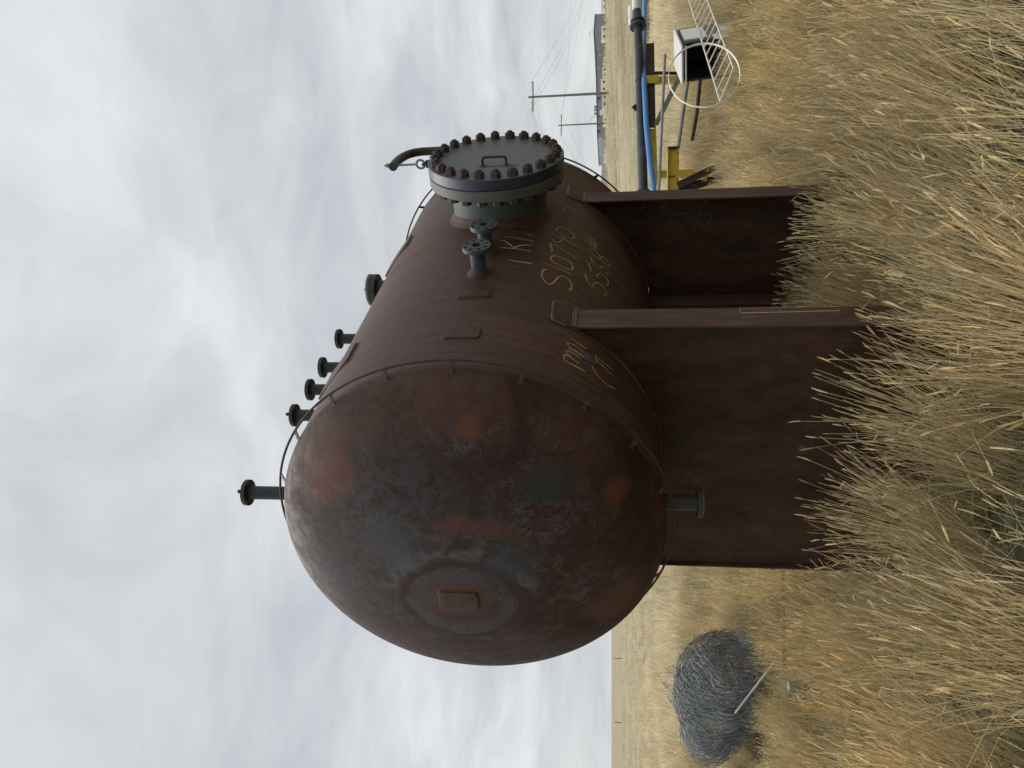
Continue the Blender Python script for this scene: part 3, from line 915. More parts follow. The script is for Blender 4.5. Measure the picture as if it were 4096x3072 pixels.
TEXT = {
 'k': [
  (9, [(1.179, 97.8), (1.175, 100.8), (1.18, 103.6), (1.186, 106.0)]),
  (9, [(1.342, 94.5), (1.346, 99.4), (1.346, 104.4)]),
  (7, [(1.442, 93.4), (1.442, 95.1), (1.413, 96.5), (1.382, 97.8), (1.356, 98.9)]),
  (9, [(1.352, 99.0), (1.387, 100.0), (1.414, 101.9), (1.439, 105.0)]),
  (6, [(1.515, 94.6), (1.502, 99.8), (1.497, 105.1)]),
  (10, [(1.588, 101.7), (1.585, 104.3)]),
 ],
 's': [
  (9, [(1.158, 111.1), (1.142, 110.0), (1.092, 109.6), (1.042, 110.0), (1.007, 111.0), (0.99, 112.3), (1.003, 113.2), (1.048, 114.1), (1.113, 115.1), (1.154, 116.7), (1.146, 118.5), (1.105, 119.8), (1.057, 120.1), (1.026, 119.7), (1.014, 118.7)]),
  (6, [(1.236, 109.4), (1.227, 112.0), (1.226, 113.7), (1.225, 119.8)]),
  (8, [(1.382, 113.3), (1.358, 112.0), (1.325, 111.8), (1.291, 112.6), (1.275, 114.8), (1.267, 117.5), (1.288, 119.4), (1.323, 119.9), (1.365, 119.2), (1.388, 117.6), (1.394, 115.3), (1.382, 113.3)]),
  (10, [(1.412, 111.1), (1.423, 111.7), (1.481, 111.5), (1.516, 110.8), (1.541, 111.2)]),
  (6, [(1.541, 111.2), (1.513, 114.9), (1.462, 121.8)]),
  (8, [(1.638, 109.3), (1.63, 110.9), (1.584, 112.0), (1.593, 113.5), (1.631, 114.5), (1.701, 115.7)]),
  (7, [(1.699, 110.3), (1.68, 113.0), (1.668, 115.8), (1.657, 120.3)]),
  (7, [(1.748, 113.0), (1.765, 112.1), (1.8, 112.3), (1.832, 113.9), (1.842, 116.0), (1.824, 118.0), (1.787, 119.2), (1.747, 119.0), (1.721, 117.3), (1.719, 115.2), (1.738, 113.3)]),
  (6, [(1.91, 115.7), (1.912, 117.0), (1.915, 118.5)]),
  (10, [(1.994, 113.9), (1.98, 114.4)]),
  (6, [(2.055, 113.1), (2.064, 116.1), (2.072, 118.8)]),
  (9, [(2.168, 113.7), (2.15, 114.3), (2.124, 114.0)]),
  (6, [(2.224, 108.4), (2.242, 111.6), (2.23, 115.7), (2.234, 119.8)]),
 ],
 'b': [
  (9, [(1.336, 124.5), (1.305, 124.9), (1.281, 125.3), (1.254, 125.5)]),
  (6, [(1.254, 125.5), (1.226, 126.7), (1.208, 128.7)]),
  (7, [(1.208, 128.7), (1.225, 128.0), (1.267, 128.3), (1.306, 129.3), (1.325, 130.6), (1.323, 132.1), (1.295, 133.3), (1.261, 133.9), (1.228, 133.5), (1.213, 132.7), (1.213, 132.1)]),
  (9, [(1.505, 125.5), (1.473, 126.2), (1.443, 126.6), (1.417, 127.2)]),
  (6, [(1.417, 127.2), (1.409, 128.8), (1.404, 130.5)]),
  (7, [(1.404, 130.5), (1.4, 129.4), (1.433, 129.8), (1.474, 131.1), (1.484, 132.5), (1.468, 134.0), (1.433, 134.8), (1.393, 134.3), (1.381, 133.0)]),
  (9, [(1.634, 125.8), (1.604, 126.7), (1.566, 127.0), (1.55, 127.6)]),
  (6, [(1.55, 127.6), (1.541, 129.4), (1.544, 131.7)]),
  (7, [(1.544, 131.7), (1.545, 130.8), (1.581, 131.2), (1.605, 132.5), (1.602, 133.8), (1.578, 134.7), (1.545, 134.2), (1.539, 132.4)]),
  (7, [(1.678, 130.8), (1.662, 129.6), (1.664, 127.9), (1.68, 126.6), (1.692, 125.9), (1.723, 126.2), (1.743, 127.3), (1.746, 128.8), (1.729, 130.1), (1.71, 130.8), (1.744, 132.1), (1.747, 133.6), (1.723, 135.0), (1.695, 135.4), (1.67, 134.5), (1.669, 132.9), (1.686, 131.5), (1.705, 130.8)]),
  (7, [(1.858, 123.2), (1.859, 126.2), (1.869, 129.8)]),
  (7, [(1.821, 123.4), (1.816, 126.2), (1.819, 129.8)]),
  (7, [(1.924, 125.8), (1.883, 126.2), (1.794, 126.0), (1.772, 126.5)]),
  (7, [(1.928, 127.1), (1.888, 127.9), (1.82, 128.3), (1.776, 128.0), (1.77, 128.8)]),
 ],
 'm': [
  (9, [(0.305, 119.5), (0.27, 120.1), (0.263, 121.2)]),
  (9, [(0.263, 121.2), (0.264, 122.9), (0.266, 124.7), (0.262, 126.7)]),
  (9, [(0.305, 119.5), (0.323, 120.4), (0.321, 121.7), (0.315, 123.0), (0.305, 124.7)]),
  (8, [(0.355, 120.0), (0.369, 120.9), (0.368, 122.7), (0.363, 124.0), (0.361, 125.4)]),
  (8, [(0.355, 120.0), (0.341, 120.7), (0.336, 121.9)]),
  (8, [(0.396, 120.8), (0.403, 122.6), (0.398, 124.4), (0.392, 126.0)]),
  (8, [(0.441, 120.2), (0.452, 121.6), (0.452, 123.4), (0.44, 125.5)]),
  (8, [(0.441, 120.2), (0.414, 120.9), (0.412, 121.9)]),
  (8, [(0.498, 121.7), (0.491, 123.5), (0.485, 125.4), (0.486, 126.9)]),
  (7, [(0.474, 129.8), (0.469, 131.3), (0.464, 133.7), (0.463, 136.7)]),
  (7, [(0.474, 129.8), (0.435, 130.6), (0.428, 132.6), (0.416, 134.3), (0.408, 136.2)]),
  (7, [(0.36, 128.8), (0.331, 129.6), (0.3, 131.2), (0.285, 133.0), (0.287, 135.1), (0.306, 137.6)]),
 ],
 'g': [
  (30, [(0.374, 120.9), (0.387, 123.1), (0.401, 125.5), (0.382, 127.9)]),
  (32, [(0.421, 124.4), (0.42, 126.7), (0.422, 129.1), (0.41, 130.6)]),
 ],
 'd': [
  (2.5, [(0.789, 107.1), (0.866, 107.7), (0.962, 107.6), (1.094, 106.8)]),
  (2, [(0.866, 107.7), (0.872, 109.6)]),
  (2, [(0.911, 105.3), (0.901, 107.5)]),
 ],
}

for key, mat, lift in (('k', 'paint', 0.0012), ('s', 'paint', 0.0012), ('b', 'paint', 0.0012), ('g', 'smudge', 0.0009), ('m', 'paint', 0.0016), ('d', 'smudge', 0.0010)):
    for w_, pts in TEXT[key]:
        m = MB()
        ribbon_on_shell(m, pts, 0.00070 * w_ if key != 'd' else 0.0009, lift)
        m.build('paint_stroke' if key != 'd' else 'scratch', MAT[mat], shell, merge=False)

# chalk numbers on the far saddle's web (read from the near side)
CH = [[(0.857, -1.028), (0.793, -0.993)], [(0.846, -1.091), (0.836, -1.097)], [(0.860, -1.172), (0.815, -1.163), (0.772, -1.154)],
      [(0.857, -1.270), (0.788, -1.244), (0.755, -1.195)], [(0.755, -1.195), (0.773, -1.361)], [(0.773, -1.361), (0.645, -1.299)], [(0.773, -1.234), (0.644, -1.196)],
      [(0.865, -1.476), (0.797, -1.445)], [(0.737, -1.377), (0.759, -1.534)], [(0.759, -1.534), (0.623, -1.479)], [(0.797, -1.445), (0.630, -1.391)]]
for st in CH:
    m = MB()
    for (n0, k0), (n1, k1) in zip(st[:-1], st[1:]):
        m.bar(T(2.575 - 0.0072, n0 - 0.02, k0), T(2.575 - 0.0072, n1 - 0.02, k1), 0.016, 0.0012, (1, 0, 0))
    m.build('chalk_stroke', MAT['chalk'], web_far)


# ------------------------------------------------------------------ label ghost on the near saddle flange
def text_obj(name, body, size, mat, parent, M, extrude=0.0003):
    cu = bpy.data.curves.new(name, 'FONT')
    cu.body = body
    cu.size = size
    cu.extrude = extrude
    tmp = bpy.data.objects.new(name, cu)
    COL.objects.link(tmp)
    dg = bpy.context.evaluated_depsgraph_get()
    me = bpy.data.meshes.new_from_object(tmp.evaluated_get(dg))
    COL.objects.unlink(tmp)
    bpy.data.objects.remove(tmp)
    me.materials.clear()
    me.materials.append(mat)
    o = bpy.data.objects.new(name, me)
    COL.objects.link(o)
    o.parent = parent
    o.matrix_local = M
    return o


nf = 0.9162
m_tape = simple('old_label_adhesive', (0.21, 0.115, 0.080), 0.7, 0.4, 40)
m_tape2 = simple('pale_label_edge', (0.42, 0.30, 0.23), 0.7, 0.4, 60)
near_flange = [o for o in vessel.children if o.name.startswith('saddle_flange')][0]
m = MB()
def strip(m, t0, k0, t1, k1, w_):
    m.bar(T(t0, nf, k0), T(t1, nf, k1), w_, 0.0008, (0, -1, 0))
strip(m, 0.795, -1.467, 0.738, -1.468, 0.008)
strip(m, 0.795, -1.981, 0.751, -1.986, 0.006)
strip(m, 0.794, -1.680, 0.740, -1.677, 0.003)
m.build('label_frame', m_tape, near_flange)
m = MB()
strip(m, 0.740, -1.468, 0.751, -1.986, 0.006)
strip(m, 0.792, -1.467, 0.795, -1.981, 0.003)
strip(m, 0.691, -1.472, 0.693, -1.550, 0.002)
m.build('label_frame', m_tape2, near_flange)
# lettering runs down the flange (towards the ground), as on the photograph
Mtx = Matrix.Translation(T(0.762, nf + 0.0006, -1.484)) @ Matrix(((0, 1, 0, 0), (0, 0, -1, 0), (-1, 0, 0, 0), (0, 0, 0, 1)))
text_obj('label_lettering', 'Party Name', 0.026, m_tape, near_flange, Mtx)
Mtx = Matrix.Translation(T(0.770, nf + 0.0006, -1.70)) @ Matrix(((0, 1, 0, 0), (0, 0, -1, 0), (-1, 0, 0, 0), (0, 0, 0, 1)))
text_obj('label_lettering', 'INTE   NA', 0.024, simple('faint_print', (0.13, 0.085, 0.068), 0.8, 0.3, 30), near_flange, Mtx)
# pale stencil on the cover rim
m = MB()
for (an0, n0, an1, n1) in ((113, 1.41, 113, 1.375), (111, 1.41, 111, 1.38), (109.3, 1.405, 109.3, 1.375), (109.3, 1.405, 107.5, 1.40), (107.5, 1.40, 107.5, 1.375), (105.5, 1.41, 105.5, 1.37)):
    p0 = T(TM + 0.4575 * math.cos(R_(an0)) * -1, n0, -0.4575 * math.sin(R_(an0)))
    p1 = T(TM + 0.4575 * math.cos(R_(an1)) * -1, n1, -0.4575 * math.sin(R_(an1)))
    m.bar(p0, p1, 0.0035, 0.0012, (T(TM, n0, 0) - p0).normalized())
m.build('stencil_marks', simple('faded_stencil', (0.12, 0.12, 0.11), 0.8, 0.3, 40), manway)


# ------------------------------------------------------------------ ground
def sstep(a_, b_, x):
    u = min(1.0, max(0.0, (x - a_) / (b_ - a_)))
    return u * u * (3 - 2 * u)


def gz(x, y):
    r = math.hypot(x, y)
    if y <= 1.0:
        return 0.0
    side = sstep(0.02, 0.16, x / y)
    return side * (2.12 * sstep(44, 84, r) + 0.35 * sstep(84, 130, r) + 0.45 * sstep(130, 340, r))


def m_ground(nt, b):
    co = nt.objco()
    x, y, z = nt.sep(co)
    near = nt.noise(co, 9.0, 7, 0.65, 0.3)
    patch = nt.noise(co, 0.8, 4, 0.55, 0.3)
    c = nt.ramp(near, [(0.32, (0.050, 0.042, 0.030)), (0.5, (0.13, 0.108, 0.075)), (0.68, (0.25, 0.21, 0.145))])
    c = nt.mix(nt.math('MULTIPLY', nt.smooth(patch, 0.46, 0.62), 0.65), c, (0.050, 0.066, 0.026))
    # cut hay field beyond the rough grass: swathes run across the view
    sw = nt.noise(nt.comb(nt.math('MULTIPLY', x, 0.055), nt.math('MULTIPLY', y, 0.26), 0.0), 1.0, 7, 0.68, 0.5)
    fine = nt.noise(nt.comb(nt.math('MULTIPLY', x, 0.9), nt.math('MULTIPLY', y, 1.6), 0.0), 1.0, 7, 0.7)
    hay = nt.ramp(nt.math('ADD', nt.math('MULTIPLY', sw, 0.62), nt.math('MULTIPLY', fine, 0.38)),
                  [(0.36, (0.125, 0.108, 0.070)), (0.46, (0.23, 0.198, 0.130)), (0.54, (0.33, 0.288, 0.195)), (0.66, (0.41, 0.362, 0.255))])
    gr = nt.noise(nt.comb(nt.math('MULTIPLY', x, 0.02), nt.math('MULTIPLY', y, 0.09), 4.0), 1.0, 4, 0.6)
    hay = nt.mix(nt.math('MULTIPLY', nt.smooth(gr, 0.48, 0.62), 0.5), hay, (0.22, 0.205, 0.115))
    r = nt.vmath('LENGTH', co)
    edge = nt.math('ADD', r, nt.math('MULTIPLY', nt.math('SUBTRACT', patch, 0.5), 8.0))
    c = nt.mix(nt.smooth(edge, 12.0, 30.0), c, hay)
    nt.put(b.inputs['Base Color'], c)
    b.inputs['Roughness'].default_value = 0.95
    b.inputs['Specular IOR Level'].default_value = 0.1
    nt.put(b.inputs['Normal'], nt.bump(near, 0.6, 0.05))


mb = MB()
radii = [0.0] + [1.0 * 1.13 ** i for i in range(68)]
radii = [r for r in radii if r < 3900] + [4000]
rows = []
for r in radii:
    row = []
    for j in range(193):
        a_ = 2 * math.pi * j / 192
        x, y = r * math.sin(a_), r * math.cos(a_)
        row.append((x, y, gz(x, y)))
    row[-1] = row[0]
    rows.append(row)
mb.surf(rows)
ground = mb.build('ground', material('dry_field_ground', m_ground))
ground['kind'] = 'structure'

# ------------------------------------------------------------------ grass
proto = bpy.data.collections.new('grass_clumps')      # source clumps for the scatter; not in the scene itself


def m_grass(nt, b):
    at = nt.n('ShaderNodeAttribute', attribute_name='col')
    oi = nt.n('ShaderNodeObjectInfo')
    loc = oi.outputs['Location']
    nz = nt.noise(loc, 0.55, 3, 0.55)
    nz2 = nt.noise(nt.vmath('ADD', loc, (31, 7, 0)), 1.6, 3, 0.55)
    c = at.outputs['Color']
    warm = nt.mix(1.0, c, (1.02, 0.965, 0.90), 'MULTIPLY')
    pale = nt.mix(1.0, c, (1.08, 1.12, 1.14), 'MULTIPLY')
    c = nt.mix(nt.smooth(nz, 0.50, 0.62), c, warm)
    c = nt.mix(nt.smooth(nz2, 0.50, 0.62), c, pale)
    c = nt.vmath('SCALE', c, nt.math('ADD', nt.math('MULTIPLY', oi.outputs['Random'], 0.60), 0.70))
    nt.t.nodes.remove(b)
    d = nt.n('ShaderNodeBsdfDiffuse')
    t = nt.n('ShaderNodeBsdfTranslucent')
    nt.put(d.inputs['Color'], c)
    nt.put(t.inputs['Color'], c)
    mx = nt.n('ShaderNodeMixShader')
    mx.inputs[0].default_value = 0.38
    nt.t.links.new(d.outputs[0], mx.inputs[1])
    nt.t.links.new(t.outputs[0], mx.inputs[2])
    out = [n_ for n_ in nt.t.nodes if n_.type == 'OUTPUT_MATERIAL'][0]
    nt.t.links.new(mx.outputs[0], out.inputs['Surface'])


MAT['grass'] = material('dry_grass_blades', m_grass)
STRAW = [(0.74, 0.610, 0.365), (0.78, 0.655, 0.405), (0.71, 0.580, 0.335), (0.65, 0.525, 0.295), (0.60, 0.520, 0.335), (0.80, 0.710, 0.490), (0.45, 0.415, 0.215)]
GREEN = [(0.095, 0.130, 0.042), (0.145, 0.160, 0.060), (0.070, 0.105, 0.045), (0.19, 0.185, 0.080)]


class Tuft:
    def __init__(self, seed):
        self.r = random.Random(seed)
        self.v, self.f, self.c = [], [], []
    def blade(self, base, az, lean, h, w_, col, curl=0.15, seg=4, tip=0.4, tri=True, shade=0.55):
        """thin stem: starts upright, bends towards az"""
        r = self.r
        pts = []
        x, y, z = base
        ang = lean * 0.35
        L_ = h / seg
        az2 = az
        for i in range(seg + 1):
            pts.append((x, y, z))
            dxy = math.sin(ang) * L_
            x += math.cos(az2) * dxy
            y += math.sin(az2) * dxy
            z += math.cos(ang) * L_
            ang += (lean * 1.3 + curl * r.uniform(-1, 1)) / seg
            az2 += r.uniform(-0.12, 0.12)
        o = len(self.v)
        ns = 3 if tri else 2
        ph = r.uniform(0, 6.28)
        for i, p in enumerate(pts):
            ww = w_ * (1 - (1 - tip) * i / seg) * 0.5
            k_ = shade + (1 - shade) * min(1.0, i / (seg * 0.6))
            for j in range(ns):
                a_ = ph + 2 * math.pi * j / ns
                self.v.append((p[0] + ww * math.cos(a_), p[1] + ww * math.sin(a_), p[2]))
                self.c.append(col)
        for i in range(seg):
            for j in range(ns if ns == 3 else 1):
                a0, b0 = o + i * ns, o + (i + 1) * ns
                self.f.append((a0 + j, a0 + (j + 1) % ns, b0 + (j + 1) % ns, b0 + j))
        d = Vector(pts[-1]) - Vector(pts[-2])
        return Vector(pts[-1]), d.normalized()
    def head(self, p, d, ln, w_, col, detail):
        r = self.r
        a_ = Vector((0, 0, 1)) if abs(d.z) < 0.8 else Vector((1, 0, 0))
        x = d.cross(a_).normalized()
        ro = r.uniform(0, 6.28)
        y = d.cross(x)
        x, y = x * math.cos(ro) + y * math.sin(ro), y * math.cos(ro) - x * math.sin(ro)
        bend = Vector((r.uniform(-1, 1), r.uniform(-1, 1), -0.4)) * ln * 0.15
        if detail:
            n_ = 9
            for i in range(n_):
                u = i / n_
                c0 = p + d * ln * u + bend * u * u
                sc = w_ * (0.55 + 0.9 * math.sin(math.pi * min(1, 0.15 + u * 0.85)))
                for s_ in (-1, 1):
                    o = len(self.v)
                    tipv = c0 + x * s_ * sc * 1.2 + d * ln * 0.15
                    self.v += [tuple(c0 - y * sc * 0.30), tuple(c0 + y * sc * 0.30 + d * ln * 0.03), tuple(tipv), tuple(c0 + d * ln * 0.10)]
                    self.f += [(o, o + 1, o + 2), (o, o + 2, o + 3), (o + 1, o + 3, o + 2)]
                    k_ = r.uniform(0.85, 1.2)
                    self.c += [tuple(q * k_ for q in col)] * 4
        else:
            o = len(self.v)
            m_ = p + d * ln * 0.4 + bend * 0.3
            e_ = p + d * ln + bend
            self.v += [tuple(p), tuple(m_ + x * w_), tuple(m_ - x * w_), tuple(m_ + y * w_), tuple(m_ - y * w_), tuple(e_)]
            self.f += [(o, o + 1, o + 5, o + 2), (o, o + 3, o + 5, o + 4)]
            self.c += [col] * 6
    def build(self, name):
        me = bpy.data.meshes.new(name)
        me.from_pydata(self.v, [], self.f)
        at = me.attributes.new('col', 'FLOAT_COLOR', 'POINT')
        at.data.foreach_set('color', np.array([(*c, 1.0) for c in self.c], dtype=np.float32).ravel())
        me.materials.append(MAT['grass'])
        o = bpy.data.objects.new(name, me)
        proto.objects.link(o)
        return o


def straw(r, f=1.0):
    c = r.choice(STRAW)
    k_ = r.uniform(0.82, 1.15) * f
    return tuple(q * k_ for q in c)


def pale(r, f=1.0):
    c = straw(r, f)
    return tuple(q * 0.6 + e * 0.4 for q, e in zip(c, (0.66, 0.60, 0.46)))


NV = dict(a=8, b=6, c=6, d=4, g=3)
idx0 = {}
cnt = 0
for i in range(NV['a']):                      # tall tussocks close to the lens
    idx0.setdefault('a', cnt)
    t = Tuft(100 + i)
    r = t.r
    for s_ in range(96):
        rad = 0.15 * math.sqrt(r.random())
        az = r.uniform(0, 6.283)
        h = r.uniform(0.40, 0.78)
        base = (rad * math.cos(az), rad * math.sin(az), 0)
        p, d = t.blade(base, az + r.uniform(-0.9, 0.9), r.uniform(0.02, 0.42) if r.random() < 0.86 else r.uniform(0.6, 1.5), h, r.uniform(0.0029, 0.0040), straw(r), 0.22, 4, 0.6)
        if r.random() < 0.7:
            t.head(p, d, r.uniform(0.045, 0.080), r.uniform(0.0022, 0.0042), straw(r, 1.05), True)
    for s_ in range(46):                      # leaves
        rad = 0.17 * math.sqrt(r.random())
        az = r.uniform(0, 6.283)
        col = tuple(q * r.uniform(0.8, 1.2) for q in (r.choice(GREEN) if r.random() < 0.62 else r.choice(STRAW)))
        t.blade((rad * math.cos(az), rad * math.sin(az), 0), az + r.uniform(-0.8, 0.8), r.uniform(0.3, 1.3), r.uniform(0.14, 0.42), r.uniform(0.0035, 0.0055), col, 0.5, 4, 0.15, False)
    t.build('clump_%03d' % cnt)
    cnt += 1
for i in range(NV['b']):                      # middle distance
    idx0.setdefault('b', cnt)
    t = Tuft(300 + i)
    r = t.r
    for s_ in range(84):
        rad = 0.22 * math.sqrt(r.random())
        az = r.uniform(0, 6.283)
        p, d = t.blade((rad * math.cos(az), rad * math.sin(az), 0), az + r.uniform(-1.2, 1.2), r.uniform(0.05, 0.6), r.uniform(0.28, 0.58), r.uniform(0.0055, 0.0085), pale(r), 0.35, 3, 0.6)
        if r.random() < 0.7:
            t.head(p, d, r.uniform(0.04, 0.075), 0.0036, straw(r, 1.0), False)
    for s_ in range(18):
        rad = 0.22 * math.sqrt(r.random())
        az = r.uniform(0, 6.283)
        col = tuple(q * r.uniform(0.8, 1.2) for q in (r.choice(GREEN) if r.random() < 0.35 else r.choice(STRAW)))
        t.blade((rad * math.cos(az), rad * math.sin(az), 0), az, r.uniform(0.3, 1.2), r.uniform(0.12, 0.32), 0.006, col, 0.5, 3, 0.15, False)
    t.build('clump_%03d' % cnt)
    cnt += 1
for i in range(NV['c']):                      # further off
    idx0.setdefault('c', cnt)
    t = Tuft(500 + i)
    r = t.r
    for s_ in range(60):
        rad = 0.42 * math.sqrt(r.random())
        az = r.uniform(0, 6.283)
        t.blade((rad * math.cos(az), rad * math.sin(az), 0), az + r.uniform(-1.5, 1.5), r.uniform(0.1, 0.8), r.uniform(0.20, 0.50), r.uniform(0.012, 0.022), pale(r), 0.4, 2, 0.5, False)
    t.build('clump_%03d' % cnt)
    cnt += 1
for i in range(NV['d']):                      # stubble tufts of the far field
    idx0.setdefault('d', cnt)
    t = Tuft(700 + i)
    r = t.r
    for s_ in range(40):
        rad = 0.6 * math.sqrt(r.random())
        az = r.uniform(0, 6.283)
        t.blade((rad * math.cos(az), rad * math.sin(az), 0), az + r.uniform(-1.5, 1.5), r.uniform(0.3, 1.1), r.uniform(0.10, 0.26), r.uniform(0.015, 0.03), pale(r, 0.9), 0.4, 2, 0.4, False)
    t.build('clump_%03d' % cnt)
    cnt += 1
for i in range(NV['g']):                      # low green and grey undergrowth
    idx0.setdefault('g', cnt)
    t = Tuft(900 + i)
    r = t.r
    for s_ in range(110):
        rad = 0.22 * math.sqrt(r.random())
        az = r.uniform(0, 6.283)
        if r.random() < 0.62:
            col = tuple(q * r.uniform(0.8, 1.3) for q in r.choice(GREEN))
        else:
            col = tuple(q * r.uniform(0.6, 1.1) for q in r.choice([(0.17, 0.145, 0.11), (0.13, 0.115, 0.095), (0.24, 0.195, 0.12)]))
        t.blade((rad * math.cos(az), rad * math.sin(az), 0), r.uniform(0, 6.28), r.uniform(0.5, 1.6), r.uniform(0.07, 0.24), r.uniform(0.003, 0.005), col, 0.7, 3, 0.2, False)
    t.build('clump_%03d' % cnt)
    cnt += 1

AXD = (math.sin(0.6139), math.cos(0.6139))
NRM = (math.cos(0.6139), -math.sin(0.6139))


def tank_tn(x, y):
    ex, ey = x + 0.7873, y - 4.071
    return ex * AXD[0] + ey * AXD[1], ex * NRM[0] + ey * NRM[1]


BLOCK = []        # circles kept free of stems: (x, y, r)
P_, ROT, SCL, IDX = [], [], [], []


def put(x, y, kind, scale, lean_az, lean, r):
    P_.append((x, y, gz(x, y) - 0.01))
    M = Matrix.Rotation(lean, 3, Vector((-math.sin(lean_az), math.cos(lean_az), 0))) @ Matrix.Rotation(r.uniform(0, 6.283), 3, 'Z')
    ROT.append(tuple(M.to_euler()))
    SCL.append(scale)
    IDX.append(idx0[kind] + r.randrange(NV[kind]))


def lean_field(x, y):
    a_ = mnoise.noise(Vector((x * 0.35, y * 0.35, 0.0)))
    b_ = mnoise.noise(Vector((x * 0.35 + 40, y * 0.35, 3.0)))
    c_ = mnoise.noise(Vector((x * 1.1, y * 1.1, 9.0)))
    vx, vy = 0.22 + 0.55 * a_ + 0.2 * c_, 0.05 + 0.5 * b_
    return math.atan2(vy, vx), min(0.62, math.hypot(vx, vy))


def blocked(x, y, m_=0.0):
    t, n_ = tank_tn(x, y)
    if -1.08 < n_ < 1.02 and (0.52 < t < 0.88 or 2.36 < t < 2.70):
        return True
    return any((x - bx) ** 2 + (y - by) ** 2 < (br + m_) ** 2 for bx, by, br in BLOCK)


def scatter():
    r = random.Random(21)
    # close range
    y = 1.9
    while y < 10.6:
        x = -0.62 * y - 0.6
        step = 0.295 + 0.012 * max(0.0, y - 6.5)
        while x < 0.62 * y + 0.6:
            px, py = x + r.uniform(-0.16, 0.16), y + r.uniform(-0.16, 0.16)
            x += step
            if blocked(px, py):
                continue
            gap = mnoise.noise(Vector((px * 0.9 + 5, py * 0.9, 1.7)))
            az, ln = lean_field(px, py)
            dens = 0.90
            if py < 3.45:
                dens = 0.30 + 0.35 * (px < -0.6)
            if gap > 0.17:
                dens *= 0.22 if py < 3.3 or py > 4.6 else 0.6
            if r.random() < dens:
                s_ = r.uniform(0.84, 1.10) * (1.0 + 0.10 * mnoise.noise(Vector((px * 0.5, py * 0.5, 5))))
                s_ *= 1.0 - 0.22 * sstep(4.4, 5.4, py) - 0.16 * sstep(6.4, 8.4, py) - (0.16 * sstep(6.4, 7.6, py) if -5.6 < px < -2.7 else 0.0)
                put(px, py, 'a', s_, az, ln * r.uniform(0.6, 1.3), r)
            if r.random() < (1.0 if gap > 0.12 else 0.6):
                put(px + r.uniform(-.1, .1), py + r.uniform(-.1, .1), 'g', r.uniform(0.8, 1.35), r.uniform(0, 6.3), r.uniform(0, 0.3), r)
        y += step
    # middle
    y = 10.4
    while y < 16.5:
        step = 0.32
        x = -0.60 * y - 0.6
        while x < 0.60 * y + 0.6:
            px, py = x + r.uniform(-0.18, 0.18), y + r.uniform(-0.18, 0.18)
            x += step
            if blocked(px, py):
                continue
            az, ln = lean_field(px, py)
            low_ = 0.55 if (-5.8 < px < -2.6 and py < 10.0) else 0.66 + 0.22 * sstep(10.5, 14.0, py)
            put(px, py, 'b', r.uniform(0.80, 1.15) * low_, az, ln * r.uniform(0.4, 1.7), r)
        y += step
    # far
    y = 16.3
    while y < 44:
        step = 0.40 + 0.012 * y
        x = -0.58 * y - 1
        while x < 0.58 * y + 1:
            px, py = x + r.uniform(-0.3, 0.3), y + r.uniform(-0.3, 0.3)
            x += step
            if blocked(px, py):
                continue
            az, ln = lean_field(px, py)
            put(px, py, 'c', r.uniform(0.65, 1.05) * (1.0 - 0.35 * sstep(22, 44, py)), az, ln * r.uniform(0.4, 1.9), r)
        y += step
    y = 40
    while y < 125:
        step = 1.1 + 0.022 * (y - 40)
        x = -0.58 * y - 1
        while x < 0.58 * y + 1:
            px, py = x + r.uniform(-0.6, 0.6), y + r.uniform(-0.6, 0.6)
            x += step
            if r.random() < 0.75:
                put(px, py, 'd', r.uniform(0.7, 1.3) * (1.0 + 0.6 * sstep(72, 86, py) * (px > 0)), r.uniform(0, 6.3), r.uniform(0, 0.3), r)
        y += step


def grass_object():
    me = bpy.data.meshes.new('grass')
    me.from_pydata(P_, [], [])
    me.attributes.new('rot', 'FLOAT_VECTOR', 'POINT').data.foreach_set('vector', np.array(ROT, dtype=np.float32).ravel())
    me.attributes.new('scl', 'FLOAT', 'POINT').data.foreach_set('value', np.array(SCL, dtype=np.float32))
    me.attributes.new('idx', 'INT', 'POINT').data.foreach_set('value', np.array(IDX, dtype=np.int32))
    o = bpy.data.objects.new('grass', me)
    COL.objects.link(o)
    ng = bpy.data.node_groups.new('grass_scatter', 'GeometryNodeTree')
    ng.interface.new_socket('Geometry', in_out='INPUT', socket_type='NodeSocketGeometry')
    ng.interface.new_socket('Geometry', in_out='OUTPUT', socket_type='NodeSocketGeometry')
    N, Lk = ng.nodes, ng.links
    gi, go = N.new('NodeGroupInput'), N.new('NodeGroupOutput')
    ci = N.new('GeometryNodeCollectionInfo')
    ci.inputs['Collection'].default_value = proto
    ci.inputs['Separate Children'].default_value = True
    ci.inputs['Reset Children'].default_value = True
    ip = N.new('GeometryNodeInstanceOnPoints')
    ip.inputs['Pick Instance'].default_value = True
    Lk.new(gi.outputs[0], ip.inputs['Points'])
    Lk.new(ci.outputs[0], ip.inputs['Instance'])
    for nm, ty, sk in (('rot', 'FLOAT_VECTOR', 'Rotation'), ('scl', 'FLOAT', 'Scale'), ('idx', 'INT', 'Instance Index')):
        na = N.new('GeometryNodeInputNamedAttribute')
        na.data_type = ty
        na.inputs['Name'].default_value = nm
        Lk.new(na.outputs['Attribute'], ip.inputs[sk])
    Lk.new(ip.outputs[0], go.inputs[0])
    md = o.modifiers.new('scatter', 'NODES')
    md.node_group = ng
    o['kind'] = 'stuff'
    return o


